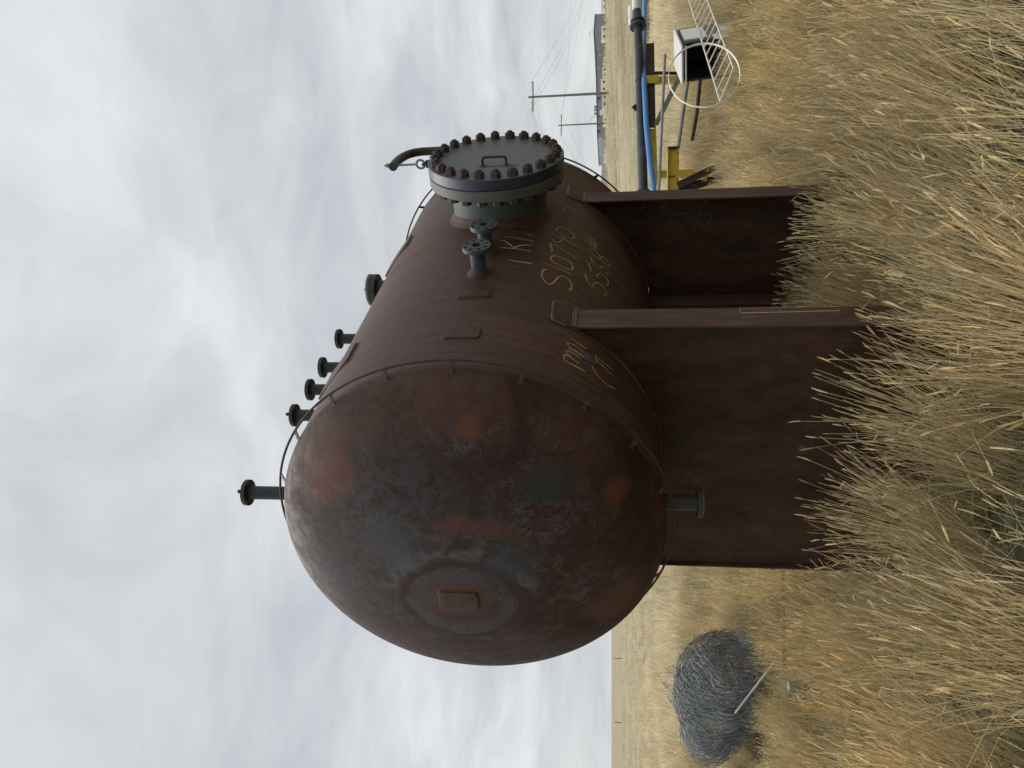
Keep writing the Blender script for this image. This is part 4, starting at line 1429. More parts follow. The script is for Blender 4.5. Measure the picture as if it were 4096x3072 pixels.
# ------------------------------------------------------------------ things in the grass, right of the tank
MAT['yellow'] = simple('chipped_yellow_paint', (0.44, 0.315, 0.028), 0.6, 0.22, 7, rust=(0.05, 0.04, 0.028), rust_at=0.55, bump=0.1)
MAT['yellow_pale'] = simple('sun_faded_yellow', (0.40, 0.33, 0.075), 0.65, 0.2, 9, rust=(0.16, 0.12, 0.06), rust_at=0.62)
MAT['brown_steel'] = simple('brown_rusty_beam', (0.055, 0.040, 0.033), 0.7, 0.35, 7, rust=(0.13, 0.12, 0.10), rust_at=0.64, bump=0.15)
MAT['black_pipe'] = simple('black_plastic_pipe', (0.030, 0.032, 0.036), 0.38, 0.3, 4, spec=0.5, rust=(0.075, 0.075, 0.078), rust_at=0.62)
MAT['white_wrap'] = simple('white_pipe_wrap', (0.62, 0.60, 0.56), 0.6, 0.1, 8)
MAT['blue_pipe'] = simple('blue_plastic_pipe', (0.085, 0.235, 0.50), 0.5, 0.10, 5)
MAT['grey_steel'] = simple('grey_galvanised_tube', (0.22, 0.23, 0.23), 0.5, 0.2, 12)
MAT['white_paint'] = simple('chalky_white_paint', (0.68, 0.66, 0.58), 0.6, 0.12, 14, rust=(0.30, 0.22, 0.15), rust_at=0.66)
MAT['black_bin'] = simple('black_bin_plastic', (0.014, 0.015, 0.016), 0.5, 0.3, 6)
MAT['grey_bin'] = simple('grey_bin_plastic', (0.17, 0.175, 0.175), 0.6, 0.2, 7)
MAT['pale_bin'] = simple('pale_grey_lid', (0.48, 0.47, 0.45), 0.55, 0.12, 9)
MAT['sheet'] = simple('white_label_sheet', (0.74, 0.74, 0.71), 0.7, 0.06, 15)
MAT['rust_rod'] = simple('dark_rusty_rod', (0.045, 0.030, 0.025), 0.75, 0.4, 25)
MAT['concrete'] = simple('grey_concrete', (0.30, 0.28, 0.255), 0.85, 0.2, 3)
MAT['pvc'] = simple('pale_grey_conduit', (0.24, 0.24, 0.225), 0.6, 0.15, 10, rust=(0.16, 0.13, 0.10), rust_at=0.63)
MAT['wire'] = simple('dull_zinc_wire', (0.19, 0.205, 0.215), 0.5, 0.75, 9, metallic=0.2, rust=(0.09, 0.075, 0.06), rust_at=0.62)
MAT['green_cap'] = simple('pale_green_cap', (0.17, 0.22, 0.16), 0.6, 0.3, 20)


def ibeam(m, p0, p1, h, w_, tf=0.012, tw=0.010):
    p0, p1 = Vector(p0), Vector(p1)
    d = (p1 - p0).normalized()
    x = d.cross(Vector((0, 0, 1))).normalized()
    up = x.cross(d).normalized()
    m.bar(p0 + up * (h / 2 - tf / 2), p1 + up * (h / 2 - tf / 2), w_, tf)
    m.bar(p0 - up * (h / 2 - tf / 2), p1 - up * (h / 2 - tf / 2), w_, tf)
    m.bar(p0, p1, tw, h - 2 * tf - 0.0006)


# near yellow trestle, running off behind the saddle
tr = empty('yellow_trestle', (2.9, 11.45, 0))
tag(tr, 'chipped yellow steel trestle beside the near right saddle edge', 'trestle')
def loc(root, p):
    return Vector(p) - root.location
m = MB()
ibeam(m, loc(tr, (2.25, 11.28, 0.935)), loc(tr, (3.63, 11.60, 0.905)), 0.17, 0.13)
m.build('beam', MAT['yellow'], tr, bevel=0.002)
MB().bar(loc(tr, (3.625, 11.599, 0.82)), loc(tr, (3.625, 11.599, 0.995)), 0.135, 0.02, (0.97, 0.22, 0)).build('end_plate', MAT['brown_steel'], tr)
for a_, b_, mt in (((3.0, 11.36, 0.86), (3.36, 11.25, 0.0), 'brown_steel'), ((2.95, 11.50, 0.86), (3.30, 11.95, 0.0), 'brown_steel'),
                   ((2.45, 11.25, 0.86), (2.25, 11.0, 0.0), 'yellow_pale'), ((2.45, 11.42, 0.86), (2.2, 11.8, 0.0), 'yellow')):
    m = MB()
    ibeam(m, loc(tr, a_), loc(tr, b_), 0.10, 0.09)
    m.build('leg', MAT[mt], tr)
MB().bar(loc(tr, (3.20, 11.28, 0.43)), loc(tr, (3.14, 11.74, 0.43)), 0.05, 0.06).build('cross_bar', MAT['yellow_pale'], tr)

# longer rack behind, carrying the pipes
rk = empty('pipe_rack', (5.2, 13.1, 0))
tag(rk, 'long brown and yellow steel rack carrying a black and a blue pipe', 'pipe rack')
m = MB()
ibeam(m, loc(rk, (4.42, 12.92, 1.165)), loc(rk, (6.10, 13.40, 1.165)), 0.145, 0.13)
m.build('beam', MAT['brown_steel'], rk, bevel=0.002)
m = MB()
ibeam(m, loc(rk, (3.35, 12.62, 1.14)), loc(rk, (4.405, 12.915, 1.15)), 0.13, 0.13)
m.build('beam', MAT['yellow_pale'], rk, bevel=0.002)['label'] = 'faded yellow end of the beam'
for x_, y_, mt in ((5.35, 13.19, 'yellow_pale'), (3.55, 12.68, 'yellow')):
    m = MB()
    m.bar(loc(rk, (x_, y_, 1.09)), loc(rk, (x_, y_, 0.03)), 0.12, 0.012, (0, 1, 0))
    m.bar(loc(rk, (x_ - 0.055, y_ + 0.045, 1.09)), loc(rk, (x_ - 0.055, y_ + 0.045, 0.03)), 0.010, 0.08, (0, 1, 0))
    m.bar(loc(rk, (x_ + 0.055, y_ + 0.045, 1.09)), loc(rk, (x_ + 0.055, y_ + 0.045, 0.03)), 0.010, 0.08, (0, 1, 0))
    m.build('post', MAT[mt], rk)
    MB().box(loc(rk, (x_, y_ + 0.02, 0.015)), (0.3, 0.3, 0.03)).build('foot_plate', MAT['brown_steel'], rk)
MB().bar(loc(rk, (5.33, 13.10, 1.245)), loc(rk, (5.33, 13.10, 1.03)), 0.14, 0.012, (0, 1, 0)).build('bracket', MAT['yellow'], rk)
MB().bar(loc(rk, (4.45, 12.85, 1.09)), loc(rk, (6.0, 13.0, 0.33)), 0.05, 0.075).build('brace', simple('grey_green_brace', (0.15, 0.16, 0.11), 0.7, 0.2, 9), rk)
MB().bar(loc(rk, (5.50, 13.25, 1.08)), loc(rk, (5.62, 13.7, 0.1)), 0.05, 0.06).build('brace', MAT['brown_steel'], rk)

# black pipe
bp = empty('black_pipe', (5.0, 12.95, 1.30))
tag(bp, 'long black plastic pipe with flanged end resting on the rack', 'pipe')
A0, A1 = Vector((3.26, 12.62, 1.315)), Vector((6.43, 13.46, 1.372))
dA = (A1 - A0).normalized()
def onp(s_, dz_=0.0):
    return A0 + dA * s_ + Vector((0, 0, dz_))
m = MB()
Ltot = (A1 - A0).length
pth = [onp(s_, 0.004 * math.sin(s_ * 1.3)) for s_ in np.linspace(0, Ltot + 0.25, 14)]
m.tube([p - bp.location for p in pth], 0.074, 24)
m.build('pipe_body', MAT['black_pipe'], bp)
m = MB()
m.tube([onp(s_) - bp.location for s_ in (0.0, 1.05)], 0.0815, 24)
m.build('sleeve', MAT['black_pipe'], bp)
for s_ in (0.55, 0.75, 2.15):
    MB().lathe([(-0.006, 0.0742), (-0.004, 0.084), (0.004, 0.084), (0.006, 0.0742)], onp(s_) - bp.location, dA, 24).build('joint_band', MAT['black_pipe'], bp)
flange_disc(onp(-0.02) - bp.location, -dA, 0.125, 0.070, 0.022, 0.105, 8, 0.010, bore_depth=0.3).build('end_flange', MAT['black_pipe'], bp)
for i in range(8):
    an = 2 * math.pi * i / 8
    link_copy(small_nut, 'bolt', bp, frame(onp(-0.042) - bp.location + (Vector((0, 0, 1)) * math.sin(an) + dA.cross(Vector((0, 0, 1))).normalized() * math.cos(an)) * 0.105, -dA))
flange_disc(onp(Ltot) - bp.location, dA, 0.145, 0, 0.045, 0.1, 0, 0.01).build('end_flange', MAT['black_pipe'], bp, bevel=0.004)
flange_disc(onp(Ltot + 0.10) - bp.location, dA, 0.130, 0, 0.035, 0.1, 0, 0.01).build('end_flange', MAT['black_pipe'], bp, bevel=0.004)
# small black pointed bracket standing on the pipe
m = MB()
c0 = onp(1.62, 0.074) - bp.location
m.add([c0 + Vector((-0.09, 0, -0.015)), c0 + Vector((0.09, 0.02, -0.015)), c0 + Vector((0.0, -0.03, 0.085)), c0 + Vector((0.0, 0.08, -0.01))], [(0, 1, 2), (1, 3, 2), (3, 0, 2), (0, 3, 1)])
m.build('fin', MAT['black_pipe'], bp)

wp_ = empty('white_wrapped_pipe', (7.0, 13.6, 1.4))
tag(wp_, 'white wrapped pipe end with a red band right of the black flange', 'pipe')
B0, B1 = Vector((6.62, 13.52, 1.385)), Vector((7.6, 13.82, 1.41))
MB().tube([B0 - wp_.location, B1 - wp_.location], 0.078, 22).build('wrap', MAT['white_wrap'], wp_)
MB().tube([B0 - (B1 - B0).normalized() * 0.02 - wp_.location, B0 + (B1 - B0) * 0.16 - wp_.location], [0.080, 0.0795], 22).build('dark_end', MAT['black_pipe'], wp_)
MB().tube([B0 + (B1 - B0) * 0.40 - wp_.location, B0 + (B1 - B0) * 0.46 - wp_.location], 0.0795, 22).build('band', simple('red_brown_band', (0.30, 0.09, 0.06), 0.6, 0.15, 12), wp_)
MB().tube([Vector((6.60, 13.75, 1.47)) - wp_.location, Vector((7.0, 13.86, 1.48)) - wp_.location], 0.06, 16).build('side_stub', MAT['white_wrap'], wp_)

# blue pipe
pth = [(2.6, 11.72, 1.175), (3.11, 12.0, 1.172), (3.6, 12.25, 1.215), (4.4, 12.72, 1.256), (5.3, 13.08, 1.278), (6.1, 13.62, 1.268), (6.9, 14.5, 1.215), (7.9, 15.5, 1.165), (9.6, 17.2, 1.05)]
tag(MB().tube(pth, 0.0455, 20).build('blue_pipe', MAT['blue_pipe']), 'long light blue plastic pipe sagging across the rack', 'pipe')

# grey tubes
m = MB().tube([(2.85, 11.48, 1.142), (3.05, 11.6, 1.118), (5.53, 12.6, 0.955)], 0.024, 14)
tag(m.build('grey_tube', MAT['grey_steel']), 'thin grey steel tube leaning below the blue pipe', 'tube')
m = MB().tube([(3.66, 11.72, 0.82), (4.3, 12.0, 0.72), (4.9, 12.25, 0.62), (5.9, 12.7, 0.45)], 0.030, 14)
tag(m.build('pale_conduit', MAT['pvc']), 'pale grey conduit sloping from the yellow trestle into the grass', 'conduit')
m = MB().tube([(3.74, 11.55, 0.62), (4.2, 11.75, 0.53), (4.8, 12.0, 0.45), (5.6, 12.3, 0.36)], 0.028, 12)
tag(m.build('rusty_tube', MAT['rust_rod']), 'dark rusty tube lying under the pale grey conduit', 'tube')

# black bin on its side
bn = empty('open_bin', (4.98, 11.25, 0.0), R_(-40))
tag(bn, 'open black bin with pale lid and white sheets lying in grass', 'bin')
W_, D_, H_ = 0.50, 0.88, 0.82
def tilt(m_):
    return m_
Mb = Matrix.Rotation(R_(-4), 4, 'Y') @ Matrix.Rotation(R_(3), 4, 'X')
th_ = 0.03
m = MB()
m.box((-W_ / 2 + th_ / 2, 0, H_ / 2 + 0.02), (th_, D_, H_ - 0.04), Mb)
m.box((W_ / 2 - th_ / 2, 0, H_ / 2 + 0.02), (th_, D_, H_ - 0.04), Mb)
m.box((0, D_ / 2 - th_ / 2, H_ / 2 + 0.02), (W_ - 2 * th_ - 0.002, th_, H_ - 0.04), Mb)
m.box((0, 0, 0.03), (W_ - 2 * th_ - 0.002, D_ - 2 * th_, th_), Mb)
m.build('bin_body', MAT['black_bin'], bn, bevel=0.004)
MB().box((0, -0.01, H_ + 0.035), (W_ + 0.05, D_ + 0.05, 0.032), Mb).build('lid', MAT['pale_bin'], bn, bevel=0.008)
MB().box((0.0, -D_ / 2 - 0.02, H_ - 0.015), (W_ + 0.03, 0.03, 0.025), Mb).build('rim', MAT['pale_bin'], bn, bevel=0.005)
MB().box((W_ / 2 + 0.006, 0.02, H_ * 0.5), (0.010, D_ * 0.94, H_ * 0.96), Mb).build('side_panel', MAT['grey_bin'], bn)
MB().box((W_ / 2 + 0.022, -D_ / 2 + 0.06, H_ * 0.55), (0.04, 0.10, H_ * 0.9), Mb).build('side_panel', MAT['black_bin'], bn, bevel=0.008)
MB().box((W_ / 2 + 0.0135, 0.10, H_ * 0.76), (0.004, D_ * 0.60, H_ * 0.40), Mb).build('label_sheet', MAT['sheet'], bn)
MB().box((W_ / 2 + 0.045, -D_ / 2 + 0.12, H_ * 0.36), (0.004, 0.24, H_ * 0.26), Mb).build('label_sheet', MAT['sheet'], bn)
MB().box((W_ / 2 + 0.0135, 0.16, H_ * 0.20), (0.004, D_ * 0.42, H_ * 0.24), Mb).build('label_sheet', MAT['sheet'], bn)
BLOCK.append((4.98, 11.25, 0.36))

# white caged ladder
ld = empty('caged_ladder', (4.8, 10.5, 0.0))
tag(ld, 'white steel ladder with a round cage hoop lying on grass', 'ladder')
r10, r11 = Vector((3.20, 8.6, 0.62)), Vector((6.62, 12.75, 0.58))
off = Vector((0.34, 0.02, -0.165))
m1 = MB().bar(r10 - ld.location, r11 - ld.location, 0.010, 0.025, (0.2, -0.6, 0.8)).build('rail', MAT['white_paint'], ld)
dl = (r11 - r10).normalized()
MB().bar(r10 + off + dl * 0.12 - ld.location, r11 + off - ld.location, 0.010, 0.025, (0.2, -0.6, 0.8)).build('rail', MAT['white_paint'], ld)
nr_ = 16
for i in range(nr_):
    q = r10 + (r11 - r10) * (0.006 + i / (nr_ - 0.6))
    MB().tube([q - ld.location, q + off + dl * (0.12 if i == 0 else 0.02) - ld.location], 0.0085, 8).build('rung', MAT['white_paint'], ld)
hc = Vector((3.475, 8.50, 0.815)) - ld.location
hr_ = 0.392
rows = [[], [], [], []]
for i in range(65):
    an = 2 * math.pi * i / 64
    for row, (rr_, yy) in zip(rows, ((hr_ - 0.004, -0.018), (hr_ + 0.004, -0.018), (hr_ + 0.004, 0.018), (hr_ - 0.004, 0.018))):
        row.append(hc + Vector((rr_ * math.cos(an) * 0.98, yy + 0.16 * math.cos(an) * rr_, rr_ * math.sin(an))))
m = MB()
m.surf(rows + [rows[0]])
m.build('cage_hoop', MAT['white_paint'], ld)

# far strips of pipe in the grass
m = MB().tube([(15.4, 33.5, 0.27), (24.0, 35.5, 0.30)], 0.13, 14)
tag(m.build('grey_pipe_string', MAT['concrete']), 'long grey pipe lying in far grass behind the rack', 'pipe')
m = MB().tube([(15.2, 34.6, 0.40), (24.0, 36.6, 0.44)], 0.14, 14)
tag(m.build('brown_pipe_string', simple('dull_brown_pipe', (0.20, 0.15, 0.12), 0.8, 0.25, 3)), 'long dull brown pipe lying behind the grey one', 'pipe')

# ------------------------------------------------------------------ left of the tank
# roll of chain-link fencing
def fence_roll():
    E0, W0 = Vector((-3.16, 8.90, 0)), Vector((-4.75, 10.25, 0))
    axd = (W0 - E0)
    Lr = axd.length
    axd.normalize()
    side = Vector((axd.y, -axd.x, 0))            # horizontal, across the roll
    up = Vector((0, 0, 1))
    c_ = 0.078
    def rad(s_, u_turn):
        # outline of the roll along its length
        rout = 0.57 * math.sqrt(max(0.50, 1.0 - ((s_ - 0.86) / 1.06) ** 2))
        return rout * (0.46 + 0.54 * u_turn)
    def pos(s_, ang, u_turn, seed):
        r_ = rad(s_, u_turn)
        nz = mnoise.noise(Vector((s_ * 1.5, math.cos(ang) * 1.4 + seed, math.sin(ang) * 1.4)))
        nz2 = mnoise.noise(Vector((s_ * 5.0, math.cos(ang) * 4 + seed * 3, math.sin(ang) * 4)))
        r_ *= 1.0 + 0.20 * nz + 0.09 * nz2
        sag = 0.16 * (1 - u_turn) * (1 - sstep(0.0, 1.0, s_))
        cz_ = 0.53 - 0.09 * (1 - sstep(0.0, 0.7, s_)) - sag * 0.35
        ss = s_ + 0.10 * math.sin(ang * 2 + seed) * u_turn + 0.10 * (1 - u_turn)
        return E0 + axd * ss + side * math.cos(ang) * r_ * 1.08 + up * (cz_ + math.sin(ang) * r_)
    pts, edges = [], []
    turns = 7
    uacc, ang = 0.0, -0.4
    wires = []
    while True:
        u_turn = (ang + 0.4) / (2 * math.pi * turns)
        if u_turn >= 1.0:
            break
        wires.append((ang, u_turn))
        ang += c_ / max(0.12, rad(0.6, u_turn))
    nst = int(Lr / (c_ / 2))
    for wi, (an, ut) in enumerate(wires[:-1]):
        an2, ut2 = wires[wi + 1]
        o = len(pts)
        skip = 0
        for i in range(nst + 1):
            tgl = (i + wi) % 2
            s_ = i * c_ / 2
            jit = Vector((random.uniform(-1, 1), random.uniform(-1, 1), random.uniform(-1, 1))) * 0.013
            pts.append(pos(s_, an if tgl else an2, ut if tgl else ut2, math.floor(ut * turns) * 0.35) + jit)
            if i:
                edges.append((o + i - 1, o + i))
    # loose flaps springing off the top
    for (s0, a0_, wdt, hgt, out_) in ((1.00, 1.45, 0.62, 0.30, 0.35), (0.20, 1.50, 0.60, 0.13, 0.05)):
        nx, nz_ = int(wdt / 0.038), max(2, int(hgt / 0.07))
        for wz in range(nz_):
            o = len(pts)
            for i in range(nx + 1):
                zz = (wz + ((i + wz) % 2)) * 0.07 * (0.75 + 0.35 * math.sin(i * 0.55 + 1.0))
                b_ = pos(s0 + i * 0.038, a0_, 1.0, 2.0)
                cu = zz / 0.3
                pts.append(b_ + up * (zz * (1 - 0.35 * cu) - 0.03) + axd * out_ * zz + side * 0.5 * zz * cu)
                if i:
                    edges.append((o + i - 1, o + i))
    P0 = np.array([pts[a_] for a_, _ in edges], dtype=np.float64)
    P1 = np.array([pts[b_] for _, b_ in edges], dtype=np.float64)
    P0[:, 2] = np.maximum(P0[:, 2], 0.01)
    P1[:, 2] = np.maximum(P1[:, 2], 0.01)
    d = P1 - P0
    d /= np.linalg.norm(d, axis=1)[:, None] + 1e-9
    a_ = np.where(np.abs(d[:, 2:3]) < 0.8, np.array([[0, 0, 1.0]]), np.array([[1.0, 0, 0]]))
    x = np.cross(d, a_)
    x /= np.linalg.norm(x, axis=1)[:, None]
    y = np.cross(d, x)
    rw = 0.0033
    V = []
    for j in range(3):
        an = 2 * math.pi * j / 3
        o_ = (x * math.cos(an) + y * math.sin(an)) * rw
        V += [P0 - d * rw + o_, P1 + d * rw + o_]
    V = np.stack(V, 1).reshape(-1, 3)
    n_ = len(edges)
    base = np.arange(n_)[:, None] * 6
    F = np.concatenate([base + np.array([[0, 1, 3, 2]]), base + np.array([[2, 3, 5, 4]]), base + np.array([[4, 5, 1, 0]])], 0)
    me = bpy.data.meshes.new('chain_link_roll')
    me.from_pydata(V.tolist(), [], F.tolist())
    me.materials.append(MAT['wire'])
    o = bpy.data.objects.new('chain_link_roll', me)
    COL.objects.link(o)
    return o


tag(fence_roll(), 'tangled grey roll of chain-link fencing lying in dry grass', 'fence roll')
BLOCK.append((-4.2, 9.45, 0.30))
BLOCK.append((-3.7, 9.25, 0.28))

tag(MB().tube([(-3.62, 8.35, 0.50), (-2.85, 7.95, 0.14)], 0.013, 10).build('grey_stick', MAT['pvc']), 'pale grey rod leaning on the chain-link roll', 'rod')
tag(MB().tube([(-1.45, 7.15, 0.27), (-2.66, 7.2, 0.24)], 0.018, 8).build('rusty_rail', MAT['rust_rod']), 'dark rusty rail running low through grass behind the saddle', 'rail')
rl = [o for o in COL.objects if o.name == 'rusty_rail'][0]
cap = empty('green_pipe_cap', (-2.72, 6.9, 0.0))
tag(cap, 'small pale green pipe cap on a post in the grass', 'pipe cap')
MB().tube([(0, 0, 0.14), (0, 0, 0.27)], 0.045, 16).build('cap', MAT['green_cap'], cap)
MB().tube([(0, 0, 0.0), (0, 0, 0.14)], 0.03, 12).build('post', MAT['rust_rod'], cap)
MB().tube([(-0.16, 0.0, 0.13), (-0.055, 0.0, 0.19)], 0.022, 10).build('stub', simple('pinkish_stub', (0.42, 0.34, 0.31), 0.7, 0.15, 20), cap)
for i, (x_, y_, z_, a_, lab) in enumerate(((-2.2, 6.7, 0.16, 0.4, 'rusty bent scrap bar lying in grass below the rail'), (-1.75, 6.75, 0.17, -0.5, 'rusty scrap strip near the left saddle edge in grass'))):
    p = MB().tube([(x_ - 0.14, y_, z_ - 0.06), (x_, y_ + 0.02, z_), (x_ + 0.14 * math.cos(a_), y_, z_ + 0.05 * math.sin(a_))], 0.016, 8).build('scrap_bar', MAT['rust_rod'])
    tag(p, lab, 'scrap metal')

# fence posts out in the left field
for i, (x_, lab) in enumerate(((-47.2, 'thin steel fence post nearer the tank on left horizon'), (-58.2, 'thin steel fence post farthest left on the horizon'))):
    pm = MB().tube([(0, 0, 0), (0, 0, 1.35)], 0.05, 8)
    o = pm.build('fence_post', MAT['rust_rod'])
    o.location = (x_, 128, 0)
    tag(o, lab, 'fence post', 'posts in the left field')

# ------------------------------------------------------------------ horizon on the right
MAT['wood'] = simple('weathered_pole_wood', (0.17, 0.16, 0.135), 0.85, 0.2, 2)
MAT['cable'] = simple('weathered_cable', (0.20, 0.21, 0.22), 0.7, 0.1, 1)
MAT['clad'] = simple('hazed_grey_cladding', (0.27, 0.29, 0.295), 0.6, 0.05, 0.2)  # cladding lightened: distance haze is mixed into its colour
MAT['clad_lo'] = simple('pale_metal_roof', (0.42, 0.44, 0.45), 0.6, 0.05, 0.2)
MAT['fascia'] = simple('dark_roof_edge', (0.05, 0.055, 0.06), 0.6, 0.1, 1)
MAT['blue_wall'] = simple('blue_wall_cladding', (0.05, 0.095, 0.17), 0.6, 0.1, 0.5)
MAT['trim'] = simple('pale_grey_trim', (0.34, 0.36, 0.37), 0.6, 0.05, 1)
MAT['trailer'] = simple('white_trailer_paint', (0.78, 0.78, 0.75), 0.5, 0.08, 0.8)
MAT['cream'] = simple('cream_trailer_paint', (0.70, 0.68, 0.60), 0.5, 0.08, 0.8)
MAT['glass'] = simple('dark_window_glass', (0.025, 0.03, 0.035), 0.2, 0.1, 1)
MAT['container'] = simple('blue_container_paint', (0.03, 0.085, 0.22), 0.5, 0.12, 1)


def extrude_xz(outline, y0, y1):
    m_ = MB()
    n_ = len(outline)
    a_ = [(x, y0, z) for x, z in outline]
    b_ = [(x, y1, z) for x, z in outline]
    m_.add(a_ + b_, [tuple(range(n_)), tuple(reversed(range(n_, 2 * n_)))] + [(i, n_ + i, n_ + (i + 1) % n_, (i + 1) % n_) for i in range(n_)])
    return m_


hall = empty('industrial_hall', (145, 350, 2.0))
tag(hall, 'long grey metal industrial hall with low gable behind white trailers', 'building')
hl = lambda pts: [(x - 145, z - 2.0) for x, z in pts]
extrude_xz(hl([(116.3, 1.6), (174.6, 1.6), (174.6, 9.25), (165.9, 9.88), (156.9, 9.0), (116.3, 8.2)]), 0, 45).build('wall', MAT['clad'], hall)
m = MB()
pr_ = hl([(116.1, 8.22), (156.9, 9.03), (165.9, 9.91), (174.8, 9.28)])
for (x0, z0), (x1, z1) in zip(pr_[:-1], pr_[1:]):
    m.bar((x0, 22.4, z0 + 0.12), (x1, 22.4, z1 + 0.12), 45.6, 0.22)
m.build('roof', MAT['fascia'], hall)
MB().box((0.3, -0.06, 5.05), (58.0, 0.1, 0.28)).build('trim_band', MAT['trim'], hall)
for x_ in (119.2, 122.6, 126.2, 134.8):
    MB().box((x_ - 145, -0.05, 5.4), (1.3, 0.08, 1.5)).build('window', MAT['glass'], hall)
for x_, z_ in ((158.2, 8.0), (155.0, 7.0), (149.0, 7.9)):
    MB().lathe([(0, 0.0), (0, 0.3), (0.3, 0.3), (0.3, 0)], (x_ - 145, -0.02, z_ - 2.0), (0, -1, 0), 12).build('wall_lamp', MAT['trailer'], hall)
for x_ in (130.5, 132.3, 133.8):
    MB().box((x_ - 145, 8.0, 7.2), (1.0, 1.0, 1.5)).build('roof_vent', MAT['trim'], hall)

shed = empty('low_shed', (98, 350, 2.0))
tag(shed, 'low pale roofed shed with blue wall left of the grey hall', 'building')
sl = lambda pts: [(x - 98, z - 2.0) for x, z in pts]
extrude_xz(sl([(70.0, 1.8), (115.0, 1.8), (115.0, 4.2), (70.0, 4.2)]), 0.4, 30).build('wall', MAT['blue_wall'], shed)
extrude_xz(sl([(69.0, 4.2), (115.6, 4.2), (115.6, 5.6), (92.0, 6.75), (69.0, 5.9)]), 0.0, 31).build('roof', MAT['clad_lo'], shed)

house = empty('small_gabled_shed', (183, 345, 2.2))
tag(house, 'small pale grey gabled shed right of the grey hall', 'shed')
extrude_xz([(-4.5, 0), (4.5, 0), (4.5, 3.4), (-4.5, 3.4)], 0, 9).build('wall', MAT['trim'], house)
extrude_xz([(-5, 3.4), (5, 3.4), (0, 6.0)], -0.4, 9.4).build('roof', MAT['clad_lo'], house)


def trailer(x0, x1, y, z0, h, mt, label, cat='trailer', wins=2, group='trailers parked along the hall', name='site_trailer', nwheels=2):
    cx = (x0 + x1) / 2
    o = empty(name, (cx, y, gz(cx, y)))
    tag(o, label, cat, group)
    w_ = x1 - x0
    base = z0 - gz(cx, y)
    MB().box((0, 0, base + h / 2 + 0.25), (w_, 2.6, h - 0.5)).build('body', MAT[mt], o, bevel=0.12)
    MB().box((0, 0, base + h + 0.06), (w_ + 0.1, 2.7, 0.12)).build('roof', MAT['trim'], o)
    for i in range(wins):
        MB().box((w_ * ((i + 0.5) / wins - 0.5), -1.31, base + h * 0.62), (min(1.1, w_ / wins * 0.4), 0.05, 0.9)).build('window', MAT['glass'], o)
    for i in range(nwheels):
        MB().lathe([(-0.12, 0.0), (-0.12, 0.42), (0.12, 0.42), (0.12, 0.0)], (w_ * (0.18 + 0.12 * i), -1.2, base + 0.2), (0, 1, 0), 12).build('wheel', MAT['fascia'], o)
    return o


trailer(164.5, 170.5, 328, 2.6, 3.3, 'trailer', 'white cab-over camper at the right end above blue container', wins=2)
trailer(157.6, 168.8, 326, 2.5, 1.9, 'container', 'blue container at the right end of the trailer row', 'container', 0, 'trailers parked along the hall', 'blue_container', 0)
trailer(150.8, 157.2, 327, 2.55, 3.7, 'trailer', 'tall white trailer with dark windows left of the blue container', wins=2)
trailer(139.5, 143.5, 327, 2.55, 2.9, 'cream', 'cream trailer with pale sides just left of the yellow boom', wins=1)
trailer(134.4, 139.2, 327, 2.55, 3.2, 'trailer', 'low white trailer between cream trailer and two-window one', wins=2)
trailer(128.0, 134.0, 327, 2.55, 3.9, 'trailer', 'white box trailer with two dark windows right of centre', wins=2)
trailer(121.0, 127.6, 327, 2.55, 3.4, 'cream', 'long pale trailer just right of the nearer utility pole', wins=2)
trailer(113.4, 119.2, 327, 2.55, 3.0, 'trailer', 'white trailer just left of the nearer utility pole', wins=1)
trailer(97.5, 103.0, 327, 2.55, 2.7, 'trailer', 'rounded white tank trailer left of the farther pole', wins=0)
trailer(171.5, 178.5, 330, 2.5, 2.4, 'clad', 'dark grey truck body at the far right frame edge', 'truck', 2, None, 'parked_truck')
m = MB()
m.bar((0, 0, 0.0), (-2.6, 0, 4.6), 0.35, 0.35)
o = m.build('yellow_boom', MAT['yellow'])
o.location = (147.6, 326, 2.3)
tag(o, 'slanting yellow crane boom standing among white trailers', 'crane boom')
sg = empty('white_sign_board', (51.2, 140, gz(51.2, 140)))
tag(sg, 'square white sign board on the field edge between poles', 'sign')
MB().box((0, 0, 0.95), (0.95, 0.06, 1.15)).build('panel', MAT['trailer'], sg)
for x_ in (-0.42, 0.42):
    MB().box((x_, 0.06, 0.6), (0.08, 0.05, 1.2)).build('post', MAT['wood'], sg)


def pole(x, y, top, cross, label):
    g_ = gz(x, y)
    o = empty('utility_pole', (x, y, g_))
    tag(o, label, 'utility pole', 'utility poles on the field edge')
    H__ = top - g_
    MB().tube([(0, 0, -0.3), (0, 0, H__)], [0.155, 0.105], 12).build('post', MAT['wood'], o)
    cz_ = H__ - 0.55
    MB().box((0, -0.13, cz_), (cross, 0.10, 0.13)).build('crossarm', MAT['wood'], o)
    for f_ in (-0.46, -0.2, 0.2, 0.46):
        MB().lathe([(0, 0.03), (0.10, 0.05), (0.18, 0.03), (0.22, 0.0)], (cross * f_, -0.13, cz_ + 0.06), (0, 0, 1), 8).build('insulator', MAT['trim'], o)
    return Vector((x, y - 0.13, top - 0.30))


t1 = pole(32.5, 83, 11.16, 3.4, 'nearer wooden utility pole with crossarm on field edge')
t2 = pole(45.65, 130, 11.10, 3.6, 'farther wooden utility pole with crossarm beside sign board')


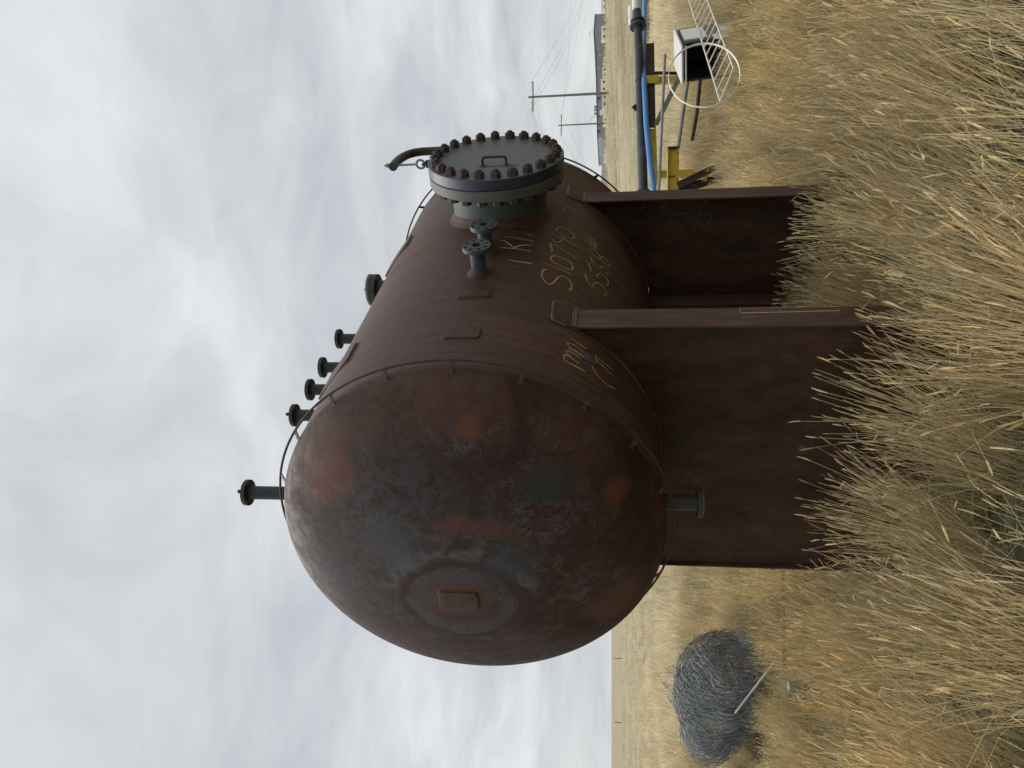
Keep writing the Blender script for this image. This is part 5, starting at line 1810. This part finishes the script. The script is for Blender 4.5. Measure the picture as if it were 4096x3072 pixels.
def wire(p0, p1, sag, label, r=0.014):
    p0, p1 = Vector(p0), Vector(p1)
    pts = [p0.lerp(p1, i / 24) - Vector((0, 0, 4 * sag * (i / 24) * (1 - i / 24))) for i in range(25)]
    o = MB().tube(pts, r, 5).build('overhead_wire', MAT['cable'])
    tag(o, label, 'wire', 'overhead wires between the poles')


for i, f_ in enumerate((-0.46, -0.2, 0.46)):
    nm = ('left', 'middle', 'right')[i]
    wire(t1 + Vector((3.4 * f_, 0, 0)), (128 + 3 * i, 240, 10.5), 1.6, nm + ' wire falling right from the nearer pole to the hall', 0.014)
    wire(t1 + Vector((3.4 * f_, 0, 0)), (9.0 + 2 * i, 150, 12.0), 1.5, nm + ' wire running left from the nearer pole behind the cover', 0.011)
for i, f_ in enumerate((-0.46, 0.46)):
    nm = ('upper', 'lower')[i]
    wire(t2 + Vector((3.6 * f_, 0, 0)), (120, 200, 13.6 - 4.8 * i), 1.2, nm + ' wire running right from the farther pole across the sky', 0.015)
    wire(t2 + Vector((3.6 * f_, 0, -0.4 * i)), (60, 280, 6.5 - i), 1.5, nm + ' wire falling left from the farther pole to the shed', 0.015)
for x_, y_, h_, lab in ((157.5, 330, 11.2, 'curved grey street lamp rising above the right of the hall'), (121.8, 338, 11.0, 'curved grey street lamp above the left of the hall')):
    o = empty('street_lamp', (x_, y_, 2.5))
    tag(o, lab, 'street lamp', 'street lamps by the hall')
    MB().tube([(0, 0, 0), (0, 0, h_ - 4.0), (-0.3, 0, h_ - 3.0), (-1.2, 0, h_ - 2.3), (-2.4, 0, h_ - 2.15)], 0.09, 6).build('post', MAT['trim'], o)
    MB().box((-2.6, 0, h_ - 2.15), (0.8, 0.3, 0.15)).build('lamp_head', MAT['trim'], o)
for i in range(9):
    x_ = 62.5 + 4.1 * i
    y_ = 240.0
    xx = x_
    pm = MB().box((0, 0, 0.9), (0.12, 0.12, 1.8)).build('yard_fence_post', MAT['wood'])
    pm.location = (xx, y_, gz(xx, y_))
    tag(pm, ('leftmost', 'second', 'third', 'fourth', 'middle', 'sixth', 'seventh', 'eighth', 'rightmost')[i] + ' thin post from the left before the blue walled shed', 'fence post', 'row of posts before the blue shed')

scatter()
grass = grass_object()
